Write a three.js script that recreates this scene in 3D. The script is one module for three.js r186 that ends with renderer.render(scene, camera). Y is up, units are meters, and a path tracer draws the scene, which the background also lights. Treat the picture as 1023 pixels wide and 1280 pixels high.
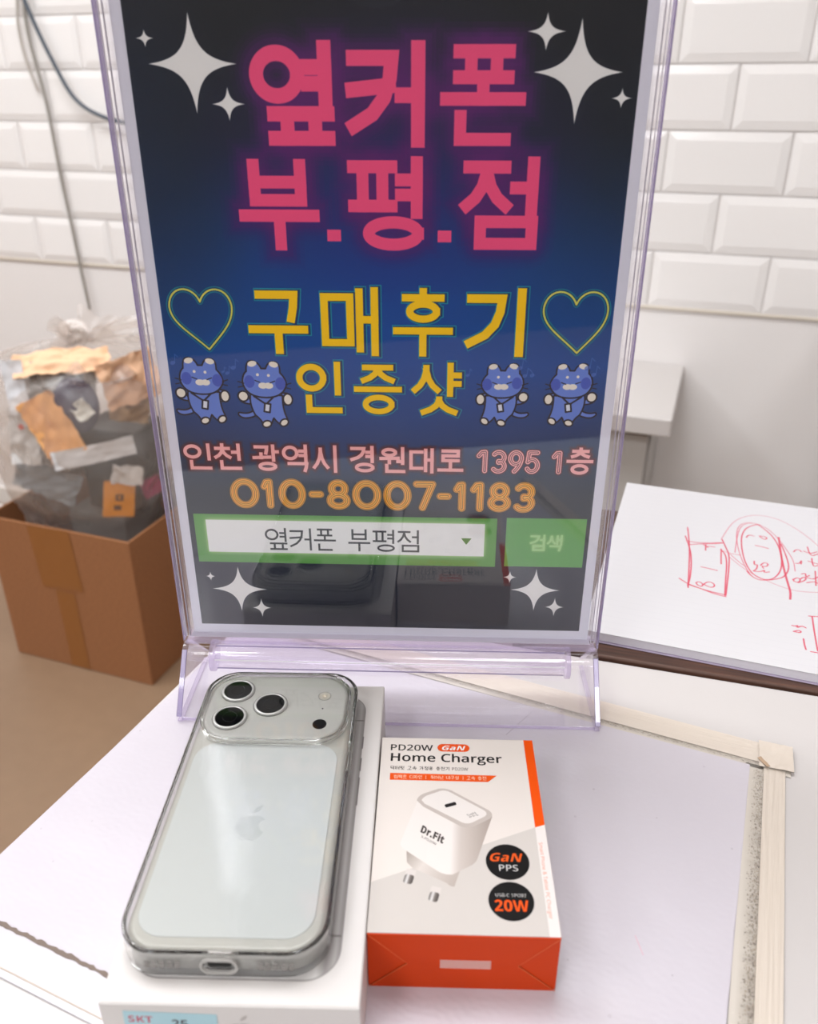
import * as THREE from 'three';
import { RoundedBoxGeometry } from 'three/addons/geometries/RoundedBoxGeometry.js';
import { mergeGeometries } from 'three/addons/utils/BufferGeometryUtils.js';
import { RectAreaLightUniformsLib } from 'three/addons/lights/RectAreaLightUniformsLib.js';
import { Brush, Evaluator, SUBTRACTION } from 'three-bvh-csg';
import { createNoise2D, createNoise3D } from 'simplex-noise';

// ---------------------------------------------------------------- camera, sky, exposure
RectAreaLightUniformsLib.init();
const scene = new THREE.Scene();
scene.background = new THREE.Color(0.02, 0.02, 0.02);
const camera = new THREE.PerspectiveCamera(62.83, 1023 / 1280, 0.02, 40);
camera.position.set(0, 0.2974, 0);
camera.rotation.set(-0.46377, 0, 0.0006, 'YXZ');
camera.focus = 0.43;
camera.userData.fStop = 10.5;
const renderer = new THREE.WebGLRenderer();
renderer.toneMapping = THREE.LinearToneMapping;
renderer.toneMappingExposure = 1.97;
renderer.shadowMap.enabled = true;
const PANEL_L = 5.0, SPOT_I = 0.012;

// ---------------------------------------------------------------- helpers
const R = (d) => (d * Math.PI) / 180;
function rng(seed) { let s = seed >>> 0; return () => { s = (s + 0x6d2b79f5) | 0; let t = Math.imul(s ^ (s >>> 15), 1 | s); t = (t + Math.imul(t ^ (t >>> 7), 61 | t)) ^ t; return ((t ^ (t >>> 14)) >>> 0) / 4294967296; }; }
const rnd = rng(7), n2 = createNoise2D(rng(11)), n3 = createNoise3D(rng(12));
const used = new Map();
function numbered(n) { const k = used.get(n) ?? 0; used.set(n, k + 1); return k ? n + '_' + String(k).padStart(3, '0') : n; }
const C = (hex) => new THREE.Color(hex);
function std(hex, o = {}) { return new THREE.MeshPhysicalMaterial({ color: C(hex), roughness: 0.6, ...o }); }
function mk(name, geo, mat, parent) { const m = new THREE.Mesh(geo, mat); m.name = parent === scene ? numbered(name) : name; m.castShadow = m.receiveShadow = true; parent.add(m); return m; }
function part(name, geo, mat, parent, label) {
  const m = mk(name, geo, mat, parent);
  const k = parent.children.filter((c) => c.name.replace(/_\d{3}$/, '') === name).length;
  if (k > 1) m.name = name + '_' + String(k - 1).padStart(3, '0');
  if (label) m.userData.label = label;
  return m;
}
function thing(name, label, category, p = [0, 0, 0], turn = 0, group) {
  const o = new THREE.Group(); o.name = numbered(name); scene.add(o); o.position.set(...p); o.rotation.y = turn;
  o.userData = { label, category }; if (group) o.userData.group = group; return o;
}
function tag(o, label, category, group) { o.userData = { ...o.userData, label, category }; if (group) o.userData.group = group; return o; }
function struct(name, geo, mat) { const m = mk(name, geo, mat, scene); m.userData.kind = 'structure'; return m; }
const rbox = (w, h, d, r = 0.001, x = 0, y = 0, z = 0, s = 2) => new RoundedBoxGeometry(w, h, d, s, Math.min(r, w / 2.01, h / 2.01, d / 2.01)).translate(x, y, z);
const box = (w, h, d, x = 0, y = 0, z = 0) => new THREE.BoxGeometry(w, h, d).translate(x, y, z);
const cyl = (r, h, n = 40, r2 = r) => new THREE.CylinderGeometry(r2, r, h, n);
function rrShape(w, l, r, S = THREE.Shape) {
  const s = new S(), x = -w / 2, y = -l / 2;
  s.moveTo(x + r, y); s.lineTo(x + w - r, y); s.absarc(x + w - r, y + r, r, -Math.PI / 2, 0); s.lineTo(x + w, y + l - r); s.absarc(x + w - r, y + l - r, r, 0, Math.PI / 2);
  s.lineTo(x + r, y + l); s.absarc(x + r, y + l - r, r, Math.PI / 2, Math.PI); s.lineTo(x, y + r); s.absarc(x + r, y + r, r, Math.PI, 1.5 * Math.PI); return s;
}
// a flat slab lying on y = 0 .. h with rounded plan and rounded edges; z of the plan points away from shape y
function slab(w, l, r, h, bev = 0.0005, seg = 3, hole) {
  const s = rrShape(w - 2 * bev, l - 2 * bev, Math.max(r - bev, 0.0002));
  if (hole) s.holes.push(rrShape(hole[0] + 2 * bev, hole[1] + 2 * bev, hole[2] + bev, THREE.Path));
  return new THREE.ExtrudeGeometry(s, { depth: Math.max(h - 2 * bev, 1e-5), bevelEnabled: bev > 0, bevelThickness: bev, bevelSize: bev, bevelSegments: seg, curveSegments: 14 }).translate(0, 0, bev).rotateX(-Math.PI / 2);
}
function canvasTex(w, h, draw, srgb = true) {
  const c = document.createElement('canvas'); c.width = w; c.height = h; const g = c.getContext('2d'); draw(g, w, h);
  const t = new THREE.CanvasTexture(c); if (srgb) t.colorSpace = THREE.SRGBColorSpace; t.anisotropy = 8; return t;
}
function noiseTex(w, h, f) {
  const d = new Uint8Array(w * h * 4);
  for (let y = 0; y < h; y++) for (let x = 0; x < w; x++) { const v = f(x / w, y / h), i = (y * w + x) * 4; const a = Array.isArray(v) ? v : [v, v, v]; for (let c = 0; c < 3; c++) d[i + c] = Math.max(0, Math.min(255, a[c] * 255)); d[i + 3] = 255; }
  const t = new THREE.DataTexture(d, w, h); t.magFilter = THREE.LinearFilter; t.minFilter = THREE.LinearFilter; t.wrapS = t.wrapT = THREE.RepeatWrapping; t.needsUpdate = true; return t;
}
// uv of the face that looks along axis n ('y' or 'z') from a rectangle in its plane, all other vertices included
function planarUV(g, ax, u0, u1, v0, v1) {
  const p = g.attributes.position, uv = new Float32Array(p.count * 2), i0 = 'xyz'.indexOf(ax[0]), i1 = 'xyz'.indexOf(ax[1]);
  for (let i = 0; i < p.count; i++) { uv[2 * i] = (p.getComponent(i, i0) - u0) / (u1 - u0); uv[2 * i + 1] = (p.getComponent(i, i1) - v0) / (v1 - v0); }
  g.setAttribute('uv', new THREE.BufferAttribute(uv, 2)); return g;
}
// gently uneven closed sheet (w along x, h along y, facing z)
function sheetGeo(w, h, amp, freq, seed, n = 14, t = 0.0008, bend = 0) {
  const make = (dz, flip) => {
    const g = new THREE.PlaneGeometry(w, h, n, n), p = g.attributes.position;
    for (let i = 0; i < p.count; i++) {
      const x = p.getX(i), y = p.getY(i), e = Math.max(Math.abs(x) / (w / 2), Math.abs(y) / (h / 2)) > 0.99 ? 1 : 0;
      const k = n3(x * freq, y * freq, seed), ridge = 1 - Math.abs(n3(x * freq * 1.7, y * freq * 1.7, seed + 9)) * 2;
      p.setZ(i, amp * (k * 0.6 + ridge * 0.4) - bend * x * x + dz);
      if (e) { p.setX(i, x + amp * 0.25 * n3(x * 60, y * 60, seed + 3)); p.setY(i, y + amp * 0.25 * n3(x * 60, y * 60, seed + 5)); }
    }
    if (flip) { const ix = g.index.array; for (let i = 0; i < ix.length; i += 3) { const q = ix[i]; ix[i] = ix[i + 1]; ix[i + 1] = q; } }
    g.computeVertexNormals(); return g;
  };
  const a = make(t / 2, false), b = make(-t / 2, true), rim = [];
  for (let i = 0; i <= n; i++) rim.push(i); for (let j = 1; j <= n; j++) rim.push(j * (n + 1) + n); for (let i = n - 1; i >= 0; i--) rim.push(n * (n + 1) + i); for (let j = n - 1; j >= 1; j--) rim.push(j * (n + 1));
  const N = (n + 1) * (n + 1), idx = [...a.index.array, ...[...b.index.array].map((i) => i + N)];
  for (let k = 0; k < rim.length; k++) { const p = rim[k], q = rim[(k + 1) % rim.length]; idx.push(p, q, p + N, q, q + N, p + N); }
  const g = new THREE.BufferGeometry(); const cat = (n_, s) => g.setAttribute(n_, new THREE.BufferAttribute(Float32Array.from([...a.attributes[n_].array, ...b.attributes[n_].array]), s));
  cat('position', 3); cat('normal', 3); cat('uv', 2); g.setIndex(idx); return g;
}
const tube = (pts, r, n = 60, seg = 10) => new THREE.TubeGeometry(new THREE.CatmullRomCurve3(pts.map((p) => new THREE.Vector3(...p))), n, r, seg);

// ---------------------------------------------------------------- lettering: Korean syllables written with strokes
const VT = { ㅏ: [['R', .5]], ㅑ: [['R', .34], ['R', .64]], ㅓ: [['L', .5]], ㅕ: [['L', .34], ['L', .64]], ㅣ: [] };
function consonant(c, x0, y0, x1, y1, out, slant) {
  const P = (...a) => out.push(a.map(([x, y]) => [x0 + (x1 - x0) * x, y0 + (y1 - y0) * y])), E = (a, b, d, e) => out.push({ e: [x0 + (x1 - x0) * (a + d) / 2, y0 + (y1 - y0) * (b + e) / 2, (x1 - x0) * (d - a) / 2, (y1 - y0) * (e - b) / 2] });
  const legs = (t) => { P([.5, t], [.5, t + .12], [.4, t + (1 - t) * .5], [.22, t + (1 - t) * .8], [0, 1]); P([.5, t + .12], [.6, t + (1 - t) * .5], [.78, t + (1 - t) * .8], [1, 1]); };
  const giyeok = () => slant ? P([.04, 0], [1, 0], [.95, .3], [.8, .58], [.5, .82], [0.02, 1]) : P([0, 0], [1, 0], [.97, .5], [.9, 1]);
  switch (c) {
    case 'ㄱ': giyeok(); break;
    case 'ㄲ': P([0, 0], [.42, 0], [.38, 1]); P([.55, 0], [1, 0], [.95, 1]); break;
    case 'ㄴ': P([0, 0], [0, 1], [1, 1]); break;
    case 'ㄷ': P([1, 0], [0, 0], [0, 1], [1, 1]); break;
    case 'ㄸ': P([.44, 0], [0, 0], [0, 1], [.44, 1]); P([1, 0], [.56, 0], [.56, 1], [1, 1]); break;
    case 'ㄹ': P([0, 0], [1, 0], [1, .5], [0, .5], [0, 1], [1, 1]); break;
    case 'ㅁ': P([0, 0], [1, 0], [1, 1], [0, 1], [0, -.001]); P([0, 0], [.5, 0]); break;
    case 'ㅂ': P([0, -.05], [0, 1], [1, 1], [1, -.05]); P([0, .45], [1, .45]); break;
    case 'ㅅ': legs(0); break;
    case 'ㅇ': E(0, 0, 1, 1); break;
    case 'ㅈ': P([.05, 0], [.95, 0]); legs(0); break;
    case 'ㅊ': P([.5, -.12], [.5, .2]); P([.05, .2], [.95, .2]); legs(.2); break;
    case 'ㅋ': P([.04, 0], [1, 0], [.95, .3], [.8, .58], [.5, .82], [0.02, 1]); P([0, .46], [.93, .4]); break;
    case 'ㅌ': P([1, 0], [0, 0], [0, 1], [1, 1]); P([0, .5], [.95, .5]); break;
    case 'ㅍ': P([0, 0], [1, 0]); P([0, 1], [1, 1]); P([.24, 0], [.24, 1]); P([.76, 0], [.76, 1]); break;
    case 'ㅎ': P([.5, -.08], [.5, .16]); P([0, .16], [1, .16]); E(.12, .4, .88, 1); break;
  }
}
const CHO = [...'ㄱㄲㄴㄷㄸㄹㅁㅂㅃㅅㅆㅇㅈㅉㅊㅋㅌㅍㅎ'], JUNG = [...'ㅏㅐㅑㅒㅓㅔㅕㅖㅗㅘㅙㅚㅛㅜㅝㅞㅟㅠㅡㅢㅣ'], JONG = ['', ...'ㄱㄲㄳㄴㄵㄶㄷㄹㄺㄻㄼㄽㄾㄿㅀㅁㅂㅄㅅㅆㅇㅈㅊㅋㅌㅍㅎ'];
function syllable(ch) {
  const k = ch.charCodeAt(0) - 0xac00, c = CHO[Math.floor(k / 588)], v = JUNG[Math.floor((k % 588) / 28)], j = JONG[k % 28], out = [], L = (...p) => out.push(p);
  const H = j ? .6 : 1;
  const vert = (kind, x, h) => { L([x, 0], [x, h]); for (const [d, y] of VT[kind]) d === 'R' ? L([x, y * h], [x + .17, y * h]) : L([x - .2, y * h], [x, y * h]); };
  if ('ㅏㅑㅓㅕㅣㅐㅔ'.includes(v)) {
    const two = 'ㅐㅔ'.includes(v), left = 'ㅓㅕㅔ'.includes(v);
    const cx1 = two ? .5 : v === 'ㅣ' ? .56 : left ? .54 : .52;
    consonant(c, .06, j ? .05 : .1, cx1, j ? .52 : .84, out, true);
    if (v === 'ㅐ') { L([.66, .02], [.66, .94 * H]); L([.92, 0], [.92, H]); L([.66, .46 * H], [.92, .46 * H]); }
    else if (v === 'ㅔ') { L([.7, .02], [.7, .94 * H]); L([.92, 0], [.92, H]); L([.54, .46 * H], [.7, .46 * H]); }
    else vert(v, left || v === 'ㅣ' ? .86 : .78, H);
    if (j) consonant(j, .24, .72, .88, 1, out);
  } else if ('ㅘㅝㅟ'.includes(v)) {
    consonant(c, .08, .04, .56, j ? .3 : .42, out, false);
    if (v === 'ㅘ') { L([.3, .36 * (j ? .95 : 1.4)], [.3, .5 * (j ? 1 : 1.4)]); L([0, .5 * (j ? 1 : 1.45)], [.66, .47 * (j ? 1 : 1.45)]); L([.82, 0], [.82, H]); L([.82, .4 * H], [1, .4 * H]); }
    else { const y = j ? .44 : .62; L([0, y], [.66, y - .02]); L([.32, y], [.32, j ? .62 : .95]); L([.84, 0], [.84, H + (j ? .04 : 0)]); if (v === 'ㅝ') L([.66, y + .12], [.84, y + .12]); }
    if (j) consonant(j, .22, .74, .88, 1, out);
  } else {
    consonant(c, .17, .02, .83, j ? .3 : .44, out, false);
    const y = v === 'ㅜ' ? (j ? .46 : .64) : v === 'ㅡ' ? (j ? .5 : .8) : (j ? .54 : .86);
    L([0, y], [1, y]); if (v === 'ㅜ') L([.5, y], [.5, j ? .64 : 1.02]); if (v === 'ㅗ') L([.5, j ? .32 : .48], [.5, y]); if (v === 'ㅛ') { L([.34, j ? .32 : .5], [.34, y]); L([.66, j ? .32 : .5], [.66, y]); }
    if (j) consonant(j, .2, j === 'ㅇ' ? .68 : .74, .82, 1, out);
  }
  return out;
}
// strokes of one syllable fitted into a box; draws with line width lw
function putSyllable(g, ch, x0, y0, x1, y1, lw, pre) {
  const S = syllable(ch); let a = 9, b = 9, c = -9, d = -9;
  const H = lw / 2, add = (x, y) => { a = Math.min(a, x); b = Math.min(b, y); c = Math.max(c, x); d = Math.max(d, y); };
  for (const s of S) if (s.e) { add(s.e[0] - s.e[2], s.e[1] - s.e[3]); add(s.e[0] + s.e[2], s.e[1] + s.e[3]); } else for (const p of s) add(...p);
  const sx = (x1 - x0 - lw) / (c - a), sy = (y1 - y0 - lw) / (d - b), X = (x) => x0 + H + (x - a) * sx, Y = (y) => y0 + H + (y - b) * sy;
  const run = () => { for (const s of S) { g.beginPath(); if (s.e) g.ellipse(X(s.e[0]), Y(s.e[1]), s.e[2] * sx, s.e[3] * sy, 0, 0, Math.PI * 2); else { s.forEach(([x, y], i) => (i ? g.lineTo(X(x), Y(y)) : g.moveTo(X(x), Y(y)))); } g.stroke(); } };
  g.lineJoin = 'miter'; g.lineCap = 'square'; g.miterLimit = 4;
  if (pre) pre(run); else { g.lineWidth = lw; run(); }
}
function putWord(g, word, x0, y0, x1, y1, lw, gap = 0.14) {   // one line of syllables in a box; spaces count 0.4
  const n = [...word].reduce((s, c) => s + (c === ' ' ? 0.45 : c === '|' ? 0.7 : 1 + gap), -gap), w = (x1 - x0) / n; let x = x0;
  for (const c of word) { if (c === ' ') { x += w * 0.45; continue; } if (c === '|') { g.fillRect(x + w * .3, y0, lw * .7, y1 - y0); x += w * .7; continue; } putSyllable(g, c, x, y0, x + w, y1, lw); x += w * (1 + gap); }
}
function fitText(g, s, x0, y0, x1, y1, font, stroke) {       // Latin letters stretched to fill a box
  g.save(); g.font = font + ' 100px sans-serif'.replace(/^ /, ' '); g.textBaseline = 'alphabetic'; g.textAlign = 'left';
  const m = g.measureText(s), l = m.actualBoundingBoxLeft, w = l + m.actualBoundingBoxRight, up = m.actualBoundingBoxAscent, h = up + m.actualBoundingBoxDescent;
  g.translate(x0, y0); g.scale((x1 - x0) / w, (y1 - y0) / h); if (stroke) { g.lineWidth = stroke; g.strokeText(s, l, up); } g.fillText(s, l, up); g.restore();
}
function digit(d, x0, y0, x1, y1) {                          // path of one wide round numeral
  const p = new Path2D(), X = (x) => x0 + (x1 - x0) * x, Y = (y) => y0 + (y1 - y0) * y, rx = (x1 - x0) / 2, ry = (y1 - y0) / 2, el = (cx, cy, a, b, s, e, ccw) => p.ellipse(X(cx), Y(cy), a * rx * 2, b * ry * 2, 0, s, e, ccw);
  if (d === '0') el(.5, .5, .5, .5, 0, 7);
  if (d === '1') { p.moveTo(X(0), Y(.2)); p.lineTo(X(.35), Y(.02)); p.lineTo(X(.75), Y(0)); p.lineTo(X(.75), Y(1)); }
  if (d === '3') { el(.48, .27, .46, .27, Math.PI * 1.2, Math.PI * .5); el(.48, .74, .5, .27, -Math.PI * .5, Math.PI * .8); }
  if (d === '5') { p.moveTo(X(.92), Y(0)); p.lineTo(X(.18), Y(0)); p.lineTo(X(.1), Y(.46)); el(.48, .68, .5, .32, -Math.PI * .8, Math.PI * .82); }
  if (d === '7') { p.moveTo(X(0), Y(0)); p.lineTo(X(1), Y(0)); p.lineTo(X(.38), Y(1)); }
  if (d === '8') { el(.5, .25, .4, .25, 0, 7); p.moveTo(X(1), Y(.75)); el(.5, .75, .5, .25, 0, 7); }
  if (d === '9') { el(.5, .31, .48, .31, 0, 7); p.moveTo(X(.97), Y(.36)); p.quadraticCurveTo(X(.9), Y(.7), X(.4), Y(1)); }
  if (d === '-') { p.moveTo(X(.05), Y(.5)); p.lineTo(X(.95), Y(.5)); }
  return p;
}

// ---------------------------------------------------------------- room, in the wall's own axes: a along the wall, b out of it
const FL = -0.75, CE = 1.75, WA = -0.34456, W0 = [0.4474, -1.5833];
const wX = [Math.cos(WA), -Math.sin(WA)], wN = [Math.sin(WA), Math.cos(WA)];
const W = (a, b, y = 0) => [W0[0] + wX[0] * a + wN[0] * b, y, W0[1] + wX[1] * a + wN[1] * b];
const inRoom = (g, a, b, y) => g.rotateY(WA).translate(...W(a, b, y));

const floorTex = noiseTex(512, 512, (u, v) => { const k = 0.5 + 0.16 * n2(u * 6, v * 6) + 0.1 * n2(u * 40, v * 40) + 0.05 * n2(u * 160, v * 160); return [0.53 + 0.07 * k, 0.43 + 0.06 * k, 0.34 + 0.05 * k]; });
floorTex.colorSpace = THREE.SRGBColorSpace; floorTex.repeat.set(3, 3);
struct('floor', inRoom(new THREE.BoxGeometry(6.2, 0.1, 5.0), -0.4, 2.3, FL - 0.05), std('#ffffff', { map: floorTex, roughness: 0.45 }));
struct('ceiling', inRoom(new THREE.BoxGeometry(6.2, 0.1, 5.0), -0.4, 2.3, CE + 0.05), std('#e9e6e2', { roughness: 0.9 }));
const plaster = std('#f1edeb', { roughness: 0.75 });
const wall = new THREE.Group(); wall.name = 'wall_back'; wall.userData.kind = 'structure'; scene.add(wall); wall.position.set(...W(0, 0, 0)); wall.rotation.y = WA;
const TB = -0.0599, TW = 0.2, TH = 0.1;
part('wall_panel', box(6.2, TB - FL, 0.1, -0.4, (TB + FL) / 2, -0.05), plaster, wall);
part('grout', box(6.2, CE - TB, 0.1, -0.4, (CE + TB) / 2, -0.0505), std('#e6e0dc', { roughness: 0.9 }), wall);
part('sealant_strip', rbox(6.0, 0.007, 0.006, 0.0025, -0.4, TB - 0.002, 0.002), std('#ddd4c6', { roughness: 0.5 }), wall, 'yellowed sealant strip under the lowest row of tiles');
function tileGeo(w) {
  const g = new THREE.BufferGeometry(), h = TH - 0.002, e = 0.013, z0 = 0.001, z1 = 0.0028, z2 = 0.0062, q = [];
  const ring = (ins, z) => [[-w / 2 + ins, -h / 2 + ins, z], [w / 2 - ins, -h / 2 + ins, z], [w / 2 - ins, h / 2 - ins, z], [-w / 2 + ins, h / 2 - ins, z]];
  const rings = [ring(0, -0.004), ring(0, z1), ring(0.0006, z1 + 0.0006), ring(e, z2 - 0.0004), ring(e + 0.0012, z2)];
  for (let k = 0; k < 4; k++) for (let i = 0; i < 4; i++) { const a = rings[k][i], b = rings[k][(i + 1) % 4], c = rings[k + 1][(i + 1) % 4], d = rings[k + 1][i]; q.push(a, b, c, a, c, d); }
  const t = rings[4]; q.push(t[0], t[1], t[2], t[0], t[2], t[3]);
  g.setAttribute('position', new THREE.BufferAttribute(Float32Array.from(q.flat()), 3)); g.computeVertexNormals(); planarUV(g, 'xy', -0.1, 0.1, -0.1, 0.1); return g;
}
const tileG = tileGeo(TW - 0.002), tileM = ['#f6f3f1', '#f3f0ee', '#f8f5f3', '#f4f1ef'].map((c) => std(c, { roughness: 0.16 }));
for (let row = 0; row < 8; row++) for (let k = -12; k < 7; k++) {
  const m = part('tile', tileG, tileM[Math.floor(rnd() * 4)], wall);
  m.position.set((k + (row % 2 ? 0 : 0.5)) * TW + (rnd() - .5) * 0.0008, TB + (row + 0.5) * TH + (rnd() - .5) * 0.0006, rnd() * 0.0006); m.rotation.set((rnd() - .5) * 0.006, (rnd() - .5) * 0.006, 0);
}
struct('baseboard_back', inRoom(rbox(6.0, 0.052, 0.012, 0.003), -0.4, 0.006, FL + 0.026), std('#e2dcd6', { roughness: 0.5 }));
struct('wall_left', inRoom(new THREE.BoxGeometry(0.1, 2.6, 5.0), -3.45, 2.3, 0.5), plaster);
struct('wall_right', inRoom(new THREE.BoxGeometry(0.1, 2.6, 5.0), 2.65, 2.3, 0.5), plaster);
struct('wall_front', inRoom(new THREE.BoxGeometry(6.2, 2.6, 0.1), -0.4, 4.75, 0.5), std('#2f2d2c', { roughness: 0.9 }));

// ceiling lamps: square panels over the shop and small downlights along the tiled wall
function panelLight(a, b, s, label, group) {
  const t = thing('ceiling_panel_light', label, 'ceiling light', W(a, b, CE), WA, group);
  part('frame', new THREE.ExtrudeGeometry((() => { const q = rrShape(s + 0.04, s + 0.04, 0.004); q.holes.push(rrShape(s, s, 0.003, THREE.Path)); return q; })(), { depth: 0.02, bevelEnabled: false }).rotateX(Math.PI / 2), std('#f2f2f2', { roughness: 0.5 }), t);
  part('diffuser', box(s, 0.006, s, 0, -0.005, 0), std('#ffffff', { emissive: C('#fbfcff'), emissiveIntensity: 2.0 }), t);
  const L = new THREE.RectAreaLight(new THREE.Color(0.965, 0.99, 1.015), PANEL_L, s, s); L.position.set(0, -0.022, 0); L.rotation.x = -Math.PI / 2; t.add(L);
}
[-2.0, -1.1, -0.2].forEach((a, i) => panelLight(a, 1.02, 0.6, `square white ceiling panel light beside the tiled wall, ${['farthest out past the cardboard box', 'over the cardboard box', 'over the white cabinet'][i]}`, 'ceiling panels along the tiled wall'));
[2.9, 4.1].forEach((b, k) => [-1.9, -0.4, 1.1].forEach((a, i) => panelLight(a, b, 0.6, `square ceiling panel light in the ${['near', 'far'][k]} row behind the photographer, ${['on the carton side', 'in the middle', 'on the notepad side'][i]}`, 'ceiling panels behind the photographer')));
for (const [a, b, l] of [[-1.44, 0.24, 'small round downlight near the tiled wall, first from the cables'], [-0.8, 0.2, 'small round downlight near the tiled wall, second from the cables'], [0.155, 0.25, 'small round downlight near the tiled wall, third from the cables']]) {
  const t = thing('ceiling_downlight', l, 'ceiling light', W(a, b, CE), 0, 'downlights along the tiled wall');
  part('trim_ring', new THREE.LatheGeometry([[0.05, 0], [0.066, 0], [0.066, -0.006], [0.052, -0.012], [0.05, -0.008], [0.05, 0]].map((p) => new THREE.Vector2(...p)), 40), std('#f0f0f0', { roughness: 0.4 }), t);
  part('lens', cyl(0.05, 0.004, 40).translate(0, -0.003, 0), std('#ffffff', { emissive: C('#fff4e6'), emissiveIntensity: 1.4 }), t);
  const L = new THREE.SpotLight(new THREE.Color(1, 0.94, 0.87), SPOT_I, 0, R(58), 0.6, 2); L.position.set(0, -0.02, 0); L.target.position.set(0, -1, 0); L.castShadow = true; L.shadow.radius = 2.4; t.add(L); t.add(L.target);
}

// ---------------------------------------------------------------- counter, desk and cabinet
const DT = 0.2817; // turn of the counter's back edge
{ // white counter: a slab whose plan is a polygon, over a closed body
  const t = thing('counter', 'white glossy counter top on a closed body carrying the sign and boxes', 'counter', [0.11, 0, -0.403], -DT);
  const cs = Math.cos(DT), sn = Math.sin(DT), loc = ([x, z]) => new THREE.Vector2((x - 0.11) * cs + (z + 0.403) * sn, (x - 0.11) * sn - (z + 0.403) * cs);
  const poly = (pts, h, bev) => { const s = new THREE.Shape(pts.map(loc)); return new THREE.ExtrudeGeometry(s, { depth: h - 2 * bev, bevelEnabled: true, bevelThickness: bev, bevelSize: bev, bevelOffset: -bev, bevelSegments: 3 }).rotateX(-Math.PI / 2); };
  const wob = noiseTex(256, 256, (u, v) => 0.5 + 0.3 * n2(u * 5, v * 5) + 0.15 * n2(u * 14, v * 14));
  part('counter_top', planarUV(poly([[-0.0975, -0.462], [0.95, -0.163], [0.835, 0.226], [-0.2498, -0.084]], 0.03, 0.003).translate(0, -0.027, 0), 'xz', 0, 0.4, 0, 0.4), std('#c9c4c2', { roughness: 0.22, bumpMap: wob, bumpScale: 0.0004 }), t);
  part('counter_body', poly([[-0.075, -0.44], [0.92, -0.15], [0.81, 0.2], [-0.215, -0.09]], -0.03 - FL, 0.001).translate(0, FL + 0.001, 0), std('#e8e4e0', { roughness: 0.5 }), t);
}
{
  const wood = noiseTex(1024, 128, (u, v) => { const k = 0.5 + 0.5 * n2(u * 3 + 0.4 * n2(u * 4, v * 3), v * 22), f = 0.5 + 0.5 * n2(u * 14, v * 120); const s = 0.55 + 0.45 * k * 0.7 + 0.2 * f; return [0.36 * s, 0.235 * s, 0.18 * s]; });
  wood.colorSpace = THREE.SRGBColorSpace;
  const t = thing('wooden_desk', 'dark brown wood grain desk beside the white counter under the notebook', 'desk', [0.1105, 0, -0.4055], -DT);
  const wm = std('#ffffff', { map: wood, roughness: 0.5 });
  part('desk_top', planarUV(rbox(0.36, 0.028, 0.2, 0.002, 0.13, -0.0141, -0.1005), 'xz', 0, 0.6, -0.1, 0), wm, t);
  part('desk_side', rbox(0.02, -0.028 - FL, 0.17, 0.001, -0.03, (FL - 0.028) / 2, -0.09), wm, t);
  part('desk_back', rbox(0.32, 0.4, 0.016, 0.001, 0.13, -0.23, -0.165), wm, t);
  part('desk_side', rbox(0.02, -0.028 - FL, 0.17, 0.001, 0.295, (FL - 0.028) / 2, -0.09), wm, t);
}
{ // white cabinet against the tiled wall
  const t = thing('white_cabinet', 'low white cabinet with overhanging top against the tiled wall', 'cabinet', W(0.083, 0, FL), WA);
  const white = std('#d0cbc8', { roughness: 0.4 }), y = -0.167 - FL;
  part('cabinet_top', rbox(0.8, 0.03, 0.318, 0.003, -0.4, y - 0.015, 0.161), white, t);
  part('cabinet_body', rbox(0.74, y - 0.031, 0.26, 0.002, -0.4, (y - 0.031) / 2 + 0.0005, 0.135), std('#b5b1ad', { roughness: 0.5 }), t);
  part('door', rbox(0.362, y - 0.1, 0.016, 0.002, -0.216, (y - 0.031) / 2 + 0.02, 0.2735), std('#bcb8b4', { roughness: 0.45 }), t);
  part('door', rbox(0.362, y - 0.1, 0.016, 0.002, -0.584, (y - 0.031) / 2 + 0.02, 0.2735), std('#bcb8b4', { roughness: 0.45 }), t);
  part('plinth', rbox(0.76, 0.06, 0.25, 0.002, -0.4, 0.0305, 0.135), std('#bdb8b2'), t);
}

{
  const t = thing('side_counter', 'white side counter running from the tiled wall towards the notepad', 'counter', W(0.64, 0.49, FL), WA), m = std('#d8d3d0', { roughness: 0.5 });
  part('side_counter_top', rbox(0.6, 0.03, 0.95, 0.003, 0, -0.03 - FL, 0), m, t); part('side_panel', rbox(0.02, -0.046 - FL, 0.92, 0.002, -0.26, (-0.046 - FL) / 2, 0), m, t); part('side_panel', rbox(0.02, -0.046 - FL, 0.92, 0.002, 0.26, (-0.046 - FL) / 2, 0), m, t);
}

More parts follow.
